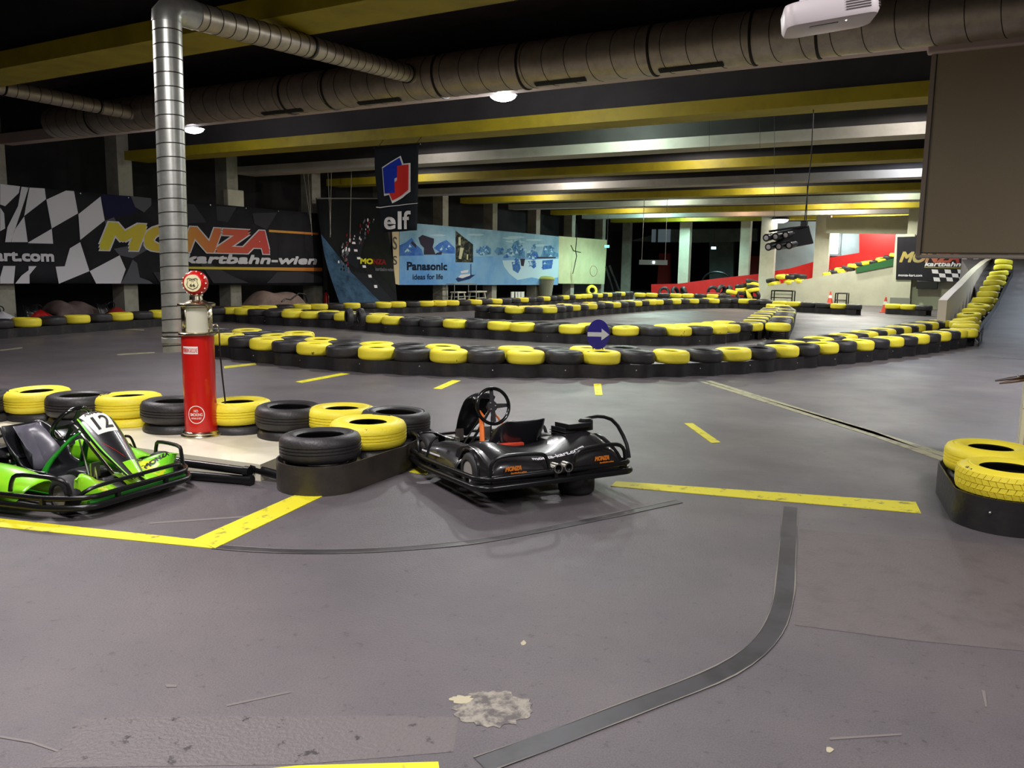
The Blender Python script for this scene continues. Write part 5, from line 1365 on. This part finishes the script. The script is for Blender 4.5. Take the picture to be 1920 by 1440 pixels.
m_dgreen = M('support_green', (44, 150, 44), .35)
m_orange = M('support_orange', (232, 116, 40), .4)
m_kblack = M('kart_black_shell', (34, 33, 35), .27, coat=.35)
kart('green_kart', 'green and black racing kart with number twelve parked at the left edge', (-5.78, 3.40, 0), math.radians(6), 0, (m_kblack, m_green, m_dgreen, m_green), number='12', steer=-.12)
kart('black_kart', 'black racing kart with its steering wheel tilted up, rear resting on a loose wheel', (-3.18, 5.44, .05), math.radians(148.5), math.radians(3.6), (m_kblack, m_kblack, m_orange, m_kblack), addr=True, tilt=.18)
q = g(1080, 922)
lw = thing('loose_wheel', 'loose kart wheel lying flat on the floor under the black kart', 'wheel', (q.x, q.y, .085))
obj('tyre', KW['r'][0], None, lw); obj('rim', KW['r'][1], None, lw)

# ------------------------------------------------------------------ projection screen and projector at the right
YS = 11.15
a = aY(1743, 88, YS); b = aY(1716, 482, YS)
x0 = b.x; zt = 4.2; zb = b.z
scn = thing('projection_screen', 'big beige projection screen hanging at the upper right', 'projection screen', (x0 + 2, YS, zb))
m_scr = M('screen_cloth', (162, 148, 122), .7, noise=(220, (152, 138, 112), .4, .6))
obj('screen_cloth', MB().box((2 - 2 + .0, 0, (zt - zb) / 2 + .02), (4 - .1, .02, zt - zb - .04)), m_scr, scn)
obj('side_border', MB().box((-2 + .025, -.012, (zt - zb) / 2), (.05, .024, zt - zb)), M('screen_border', (150, 136, 122), .6), scn)
obj('side_border', MB().box((2 - .025, -.012, (zt - zb) / 2), (.05, .024, zt - zb)), M('screen_border', (150, 136, 122), .6), scn)
obj('border_line', MB().box((-2 + .058, -.0125, (zt - zb) / 2), (.008, .006, zt - zb - .05)).box((0, -.0125, .05), (3.88, .006, .008)), m_black, scn)
obj('bottom_bar', MB().tube([(-2, 0, .01), (2, 0, .01)], .025, 10), M('screen_bar', (190, 180, 166), .5), scn)
obj('roller_case', MB().box((0, -.02, zt - zb), (4.1, .12, .12)), m_beamp, scn, bevel=.02)
pc = aD(1553, 28, 3.7)
pj = thing('projector', 'white ceiling projector with a vent grille hanging at the top right', 'projector', pc)
pj.rotation_euler = (math.radians(3), math.radians(-7), YAW + math.radians(-14))
bodyp = MB()
def rr(w, d, r, n=6):
    P = []
    for cx, cy, a0 in ((w / 2 - r, d / 2 - r, 0), (-w / 2 + r, d / 2 - r, PI / 2), (-w / 2 + r, -d / 2 + r, PI), (w / 2 - r, -d / 2 + r, 1.5 * PI)):
        for i in range(n): a_ = a0 + PI / 2 * i / (n - 1); P.append((cx + r * math.cos(a_), cy + r * math.sin(a_)))
    return P
lv = [(.86, -.052), (.96, -.046), (1.0, -.03), (1.0, .035), (.97, .046), (.9, .05)]
P = rr(.39, .29, .05)
bodyp.grid([[(x * s_, y * s_, z) for x, y in P] for s_, z in lv], closed=True)
bodyp.add([(x * .86, y * .86, -.052) for x, y in P], [tuple(range(len(P)))[::-1]]).add([(x * .9, y * .9, .05) for x, y in P], [tuple(range(len(P)))])
m_pj = M('projector_white', (226, 216, 216), .4)
obj('case', bodyp, m_pj, pj)
gr = MB()
for i in range(6): gr.box((.105 + .0, -.1455, -.02 + i * .0105), (.1, .004, .005))
obj('vent_grille', gr, M('vent_dark', (92, 84, 82), .6), pj)
gr2 = MB()
for i in range(6): gr2.box((.1955, -.06, -.02 + i * .0105), (.004, .12, .005))
obj('vent_grille', gr2, M('vent_dark', (92, 84, 82), .6), pj)
obj('lens_slot', MB().box((-.03, -.07, -.0525), (.12, .03, .004)), m_black, pj, bevel=.002)
obj('indicator', MB().sphere((.06, -.09, -.052), .004, 8, 5), M('led_white', (255, 240, 240), .3, emit=3), pj)
obj('top_ridge', MB().box((-.02, -.02, .055), (.22, .16, .02)), m_pj, pj, bevel=.008)
obj('mount_arm', MB().tube([(0, 0, .05), (0, 0, .35)], .018, 10).tube([(-.12, -.06, .05), (0, 0, .12)], .006, 6).tube([(.12, -.06, .05), (0, 0, .12)], .006, 6), m_steel, pj)
obj('mount_pole', MB().tube([(0, 0, .3), (-.1, 0, 5.25 - pc.z)], .018, 10), m_steel, pj)
obj('cable', MB().tube(bez([(-.12, .02, .06), (-.1, -.04, .12), (-.04, -.02, .18), (-.02, .02, .5)], 14), .006, 6).tube(bez([(-.06, .02, .06), (-.09, -.05, .1), (-.02, -.03, .2), (-.02, .0, .5)], 14), .005, 6), M('cable_blue', (60, 60, 150), .5), pj)

# ------------------------------------------------------------------ start light cluster hanging from a wire
DL = 13.6
cl_ = aD(1478, 446, DL)
sl = thing('start_lights', 'black cluster of six start light tubes hanging tilted from a wire', 'start lights', cl_)
kk = DL / FPX
right = RT; upv = U2; tow = -ray(1478, 446).normalized()
def sp_(x, y, d): return right * ((x - 1478) * kk) + upv * ((446 - y) * kk) + tow * d
can = [(1437, 446), (1454, 444), (1473, 441), (1441, 463), (1460, 462), (1479, 460)]
axis = (tow * -.82 + right * .55 + upv * .14).normalized()
plate = MB(); Pp = [sp_(x, y, -.16) for x, y in ((1450, 437), (1516, 424), (1525, 457), (1460, 469))]
nn = (Pp[1] - Pp[0]).cross(Pp[3] - Pp[0]).normalized() * .04
plate.add([tuple(p + nn) for p in Pp] + [tuple(p - nn) for p in Pp], [(0, 1, 2, 3), (7, 6, 5, 4), (0, 4, 5, 1), (1, 5, 6, 2), (2, 6, 7, 3), (3, 7, 4, 0)])
obj('back_plate', plate, m_black, sl, bevel=.01)
fr_ = MB().tube([sp_(1442, 434, -.05), sp_(1480, 428, -.1), sp_(1516, 424, -.12)], .018, 8).tube([sp_(1446, 456, -.05), sp_(1480, 452, -.1)], .018, 8)
obj('carrier_frame', fr_, m_black, sl)
for i, (x, y) in enumerate(can):
    o0 = sp_(x, y, .16)
    cn = MB().lathe([(.052, .0), (.062, .0), (.064, .012), (.06, .02), (.058, .16), (.05, .2), (.03, .26), (0, .265)], 20)
    c_ = obj('light_tube', cn, m_black, sl); c_.matrix_local = place(axis, o0)
    obj('lens', MB().lathe([(0, -.004), (.03, -.002), (.054, .004)], 20), M('lens_grey', (170, 164, 166), .4), c_)
wq = sp_(1508, 420, -.1)
obj('hanging_clamp', MB().box((wq.x, wq.y, wq.z), (.1, .1, .1)), m_black, sl, bevel=.01)
toph = aD(1527, 172, DL) - cl_
obj('hanging_wire', MB().tube([wq, wq.lerp(toph, .5) + right * .03, toph, toph + UP * (5.3 - cl_.z - toph.z)], .009, 6).tube([wq + right * .03, wq.lerp(toph, .18) + right * .02, wq.lerp(toph, .3)], .007, 6), m_black, sl)
# thin wires dropping from the slab
for i, (x, ya, yb_, D) in enumerate(((1330, 195, 292, 15.2), (1425, 195, 282, 15.2), (1452, 190, 414, 15.4))):
    a = aD(x, ya, D); b = aD(x, yb_, D)
    tag(obj('hanging_wire', MB().tube([Vector((a.x, a.y, 5.3)), a, b], .004, 5), m_black), f'thin dark wire hanging from the ceiling, {ORD[i + 1]} from the left before the pale beams', 'wire', 'thin ceiling wires')
# grey sign panel hanging on two rods far back
D = 33.0
hp_ = aD(1225, 492, D); kk = D / FPX
hs_ = thing('hanging_sign', 'long grey sign panel hanging on two rods in the far left back', 'light fixture', hp_)
obj('panel', MB().box((0, 0, 0), (52 * kk, .12, 9 * kk), mat=Matrix.Rotation(YAW, 4, 'Z')), M('panel_grey', (104, 116, 114), .5), hs_)
obj('indicator', MB().box((0, -.08, 0), (4 * kk, .03, 4 * kk), mat=Matrix.Rotation(YAW, 4, 'Z')), M('panel_lamp', (240, 255, 250), .3, emit=5), hs_)
rd = MB()
for s in (-1, 1): rd.tube([R0 * (s * 22 * kk), R0 * (s * 21 * kk) + UP * (5.3 - hp_.z)], .012, 5)
obj('hanging_rod', rd, m_steel, hs_)
# exit signs
for (x, y, D, col, lab, w) in ((1138, 462, 44, (90, 255, 190), 'small green lit exit sign at the end of the colonnade', .25), (4, 377, 22.2, (80, 255, 170), 'green lit exit sign at the left edge before the flag banner', .12), (1338, 465, 52, (170, 240, 255), 'pale blue lit exit sign in the dark back room', .3)):
    p = aD(x, y, D)
    t = thing('exit_sign', lab, 'exit sign', p)
    obj('case', MB().box((0, .03, 0), (w * 1.1, .05, w * .6), mat=Matrix.Rotation(YAW, 4, 'Z')), m_black, t)
    obj('lit_face', MB().box((0, -.005, 0), (w, .02, w * .5), mat=Matrix.Rotation(YAW, 4, 'Z')), M('exit_glow_%d' % x, col, .4, emit=3), t)
    obj('hanging_rod', MB().tube([(0, .03, w * .3), (0, .03, 5.3 - p.z)], .01, 5), m_black, t)

# ------------------------------------------------------------------ things stored along the colonnade
def tarp(label, pts, X, dep, mat, top):
    P = [aX(x, y, X) for x, y in pts]
    rows = []
    for p in P:
        z = max(p.z, .05)
        r_ = []
        for j in range(9):
            t = j / 8; a_ = PI * t
            r_.append((p.x - dep / 2 + dep / 2 * math.cos(a_) * (1 + .06 * math.sin(p.y * 9 + j)), p.y + .03 * math.sin(j * 2 + p.y * 5), z * (math.sin(a_) ** .45)))
        rows.append(r_)
    t = thing('covered_kart', label, 'covered kart', (P[0].x, (P[0].y + P[-1].y) / 2, 0))
    under(t, obj('tarpaulin', MB().grid(rows), mat, sub=1, solid=.01))
    return t
m_tarp = M('tarpaulin', (150, 128, 116), .8, noise=(3, (120, 102, 94), .4, .7), bump=(6, .5))
m_tarp2 = M('tarpaulin_dark', (112, 94, 88), .8, noise=(3, (88, 74, 70), .4, .7), bump=(6, .5))
t1 = tarp('beige tarpaulin heap covering a kart below the flag banner, right of the pump', [(486, 574), (492, 566), (505, 548), (515, 544), (528, 550), (540, 551), (552, 548), (566, 547), (574, 556), (580, 572)], -19.4, 1.0, m_tarp, 0)
for i in range(1):
    P_ = [aX(x, y, -19.1) for x, y in ((528, 566), (535, 560), (545, 562), (560, 550), (572, 552), (576, 566))]
    under(t1, obj('strap', MB().tube(P_, .025, 6), m_black))
tarp('dull tarpaulin heap covering a kart below the flag banner at far left', [(112, 588), (118, 570), (128, 562), (140, 566), (150, 574), (165, 562), (178, 570), (192, 577), (200, 586)], -20.0, 1.0, m_tarp2, 0)
def far_kart(label, x, y, X, col, seatc=True):
    p = aX(x, y, X); t = thing('parked_kart', label, 'kart', (p.x, p.y, 0), (0, 0, rnd.uniform(-.15, .15)), 'karts parked behind the left barrier'); t.scale = (.8, .8, .8)
    rows = [[(xx, yy, h * (1 - .3 * abs(yy) / .3)) for yy in (-.3, -.15, 0, .15, .3)] for xx, h in ((-.2, .5), (0, .56), (.25, .42), (.5, .25), (.65, .12))]
    obj('nose_fairing', MB().grid(rows), col, t, solid=.02)
    obj('seat', MB().grid([[(-.5 - .2 * a, yy, .15 + .45 * a + .08 * abs(yy) * 4) for yy in (-.2, -.1, 0, .1, .2)] for a in (0, .3, .6, 1)]), m_black, t, solid=.02)
    obj('steering_wheel', MB().tube([(-.28 + .05 * math.sin(a), .15 * math.cos(a), .58 + .12 * math.sin(a)) for a in [2 * PI * i / 20 for i in range(20)]], .016, 6, True), m_black, t)
    for sx, sy in ((.45, .5), (.45, -.5), (-.55, .5), (-.55, -.5)):
        w = obj('wheel', KW['f'][0], None, t, (sx, sy, .128), (PI / 2, 0, 0))
    obj('bumper_rail', MB().tube([(.85, -.5, .14), (.85, .5, .14), (.7, .64, .14), (-.8, .64, .14), (-.9, .5, .14), (-.9, -.5, .14), (-.8, -.64, .14), (.7, -.64, .14)], .025, 6, True), m_tube, t)
far_kart('kart with a bright red fairing parked behind the left barrier', 76, 584, -19.35, m_red)
far_kart('black and white kart parked at the far left edge behind the barrier', 4, 586, -19.35, m_bw)
far_kart('dark kart with a red part parked just left of the drop pipe', 220, 578, -19.35, M('dull_red', (150, 30, 26), .5))
# stools and stand below the iceberg advert
def rackish(name, label, cat, x0, x1, yt, X, mat, extra=None, yb=None):
    a = aX(x0, yt, X); b = aX(x1, yt, X); t = thing(name, label, cat, (X, a.y, 0))
    h = a.z; w = b.y - a.y
    fr = MB()
    for y in (0, w):
        for dx in (0, -.4): fr.tube([(dx, y, 0), (dx, y, h)], .016, 6)
        fr.tube([(0, y, h), (-.4, y, h)], .016, 6)
    for dx in (0, -.4): fr.tube([(dx, 0, h), (dx, w, h)], .016, 6).tube([(dx, 0, h * .35), (dx, w, h * .35)], .012, 6)
    obj('frame', fr, mat, t); return t, h, w
rackish('wire_frame', 'tall thin steel frame standing below the iceberg advert', 'frame', 852, 893, 533, -19.3, M('frame_grey', (150, 150, 140), .5, .5))
def stool(label, x0, x1, yt, X):
    a = aX(x0, yt, X); b = aX(x1, yt, X); t = thing('step_stool', label, 'stool', (X, (a.y + b.y) / 2, 0)); w = b.y - a.y; h = a.z
    obj('top', MB().box((0, 0, h - .03), (.4, w, .06)), m_cream, t, bevel=.01)
    for sx in (-.15, .15):
        for sy in (-.35, .35): obj('leg', MB().tube([(sx, sy * w, h - .05), (sx * 1.3, sy * w * 1.25, 0)], .03, 6), m_cream, t)
    obj('cross_bar', MB().tube([(.17, -.4 * w, h * .4), (.17, .4 * w, h * .4)], .02, 6), m_cream, t)
stool('small pale step stool below the boat of the iceberg advert', 851, 867, 547, -19.45)
stool('wider pale step stool right of the steel frame', 884, 906, 546, -19.5)
t = thing('white_boards', 'white slatted boards leaning below the iceberg advert', 'boards', (-19.9, aX(962, 552, -19.9).y, 0))
for i, x in enumerate((962, 967, 973, 979)):
    p = aX(x, 547, -19.9); obj('board', MB().box((0, p.y - t.location.y, p.z / 2), (.05, .36, p.z + .0)), m_white, t)
p = aX(1023, 548, -19.8)
t = thing('plastic_bin', 'pale round bin between two columns below the right end of the advert', 'bin', (-19.8, p.y, 0))
obj('bin_body', MB().lathe([(.3, 0), (.42, .9), (.44, .95), (.4, .95), (.0, .9)], 20), M('bin_grey', (150, 150, 126), .6), t)
obj('bin_lid', MB().lathe([(.46, .95), (.46, 1.0), (.3, 1.1), (0, 1.12)], 20), M('bin_lid_yellow', (186, 190, 90), .5), t)
p = aX(1108, 553, -19.2); tyre('far_y', (p.x, p.y, .28), 'pale yellow tyre leaning upright behind the barrier at the far end of the colonnade', 'tyre leaning', rot=(PI / 2 - .25, 0, .8), sc=1.1)
for i, (xa, ya, xb, yb_) in enumerate(((1136, 500, 1153, 558), (1143, 498, 1164, 556), (1150, 516, 1166, 556))):
    a = aX(xa, ya, -18.9); b = aX(xb, yb_, -18.4)
    tag(obj('leaning_pole', MB().tube([a, b], .05, 6), m_tube), f'dark pole leaning at the end of the colonnade, {ORD[i + 1]} from the left', 'pole', 'dark leaning poles')
# electric box on a column, red fire extinguisher by the poster
p = aX(437, 372, -20.15); tag(obj('speaker_box', MB().box((-20.12, p.y, p.z), (.2, .62, .5)), m_cream, bevel=.02), 'pale box fixed on the column above the flag banner', 'box')
p = aX(612, 560, -19.9); t = thing('fire_extinguisher', 'red extinguisher standing at the foot of the column left of the curved poster', 'fire extinguisher', (p.x, p.y, 0))
obj('cylinder', MB().lathe([(0, 0), (.09, 0), (.09, .5), (.05, .58), (.03, .62), (0, .62)], 16), m_red, t); obj('valve', MB().box((0, 0, .66), (.05, .1, .08)), m_black, t)

# racks, box and clutter at the back right
def rack2(label, x0, x1, yt, Y, d=.6):
    a = aY(x0, yt, Y); b = aY(x1, yt, Y); t = thing('metal_rack', label, 'rack', (a.x, Y, 0)); w = b.x - a.x; h = a.z
    fr = MB()
    for x in (0, w):
        for y in (0, d): fr.tube([(x, y, 0), (x, y, h)], .03, 6)
        fr.tube([(x, 0, h), (x, d, h)], .03, 6)
    for y in (0, d): fr.tube([(0, y, h), (w, y, h)], .03, 6)
    fr.tube([(0, 0, h * .45), (w, 0, h * .45)], .025, 6)
    obj('frame', fr, m_tube, t); return t
rack2('dark wire rack standing in front of the ramp flank right of the pillar', 1567, 1588, 550, 41.2)
rk = rack2('black tubular rack beside the tall pillar at the heap of tyres', 1447, 1486, 545, 41.4)
p = aY(1342, 560, 41.0)
t = thing('red_box', 'red and dark box lying on the far barrier before the tyre heap', 'box', (p.x, 41.0, .0))
w = aY(1359, 560, 41).x - aY(1323, 560, 41).x; h = aY(1340, 549, 41).z
obj('box_body', MB().box((-w * .12, 0, h / 2), (w * .62, .6, h), taper=.85), M('box_red', (176, 30, 30), .5), t, bevel=.03)
obj('box_end', MB().box((w * .33, 0, h * .48), (w * .3, .6, h * .95), taper=.85), M('box_dark_red', (90, 36, 38), .6), t, bevel=.03)
obj('box_label', MB().box((-w * .05, -.305, h * .75), (w * .12, .02, h * .14)), m_white, t)
p = aY(1345, 515, 49.2)
t = thing('kart_wreck', 'dark kart hoop showing above the red wall in the back room', 'kart', (p.x, 49.2, 0))
a = aY(1345, 524, 49.2)
obj('roll_hoop', MB().tube(bez([(-1, 0, a.z - .6), (-.8, 0, a.z + .1), (-.3, 0, a.z + .42), (.3, 0, a.z + .4), (.75, 0, a.z + .1), (.95, 0, a.z - .6)], 20), .07, 8), m_black, t)
obj('body', MB().box((0, .2, (a.z - .2) / 2), (1.6, .8, a.z - .2)), m_black, t, bevel=.1)
# brush handles sticking out of the tiled post
a = aD(1866, 714, 6.55); b = aD(1921, 706, 6.5); a2 = aD(1874, 719, 6.55); b2 = aD(1921, 712, 6.5)
t = thing('hand_brush', 'upper dark brown handle with a bright ring sticking out from the cream tiled post', 'handle', b); o_ = obj('handle', MB().tube([a - b, (a - b) * .5, Vector((0, 0, 0))], [.006, .012, .014], 8), M('dark_wood', (60, 40, 26), .4), t)
obj('ring', MB().sphere(tuple((a - b) * .22 + Vector((0, 0, .008))), .012, 8, 6), m_steel, t)
t = thing('hand_brush', 'lower brown handle sticking out from the cream tiled post', 'handle', b2); obj('handle', MB().tube([a2 - b2, (a2 - b2) * .5, Vector((0, 0, 0))], [.006, .012, .014], 8), M('brown_wood', (104, 74, 50), .4), t)
# two tyres standing up on the middle barrier
p = g(660, 588, .5)
for i, dx in enumerate((0, .22)):
    tyre('far_b', (p.x + dx * .8, p.y + dx * .9, .42), f'black tyre standing upright on the middle barrier, {ORD[i + 1]} of the pair', 'upright tyres on the middle barrier', rot=(PI / 2, 0, -.6), sc=.72)
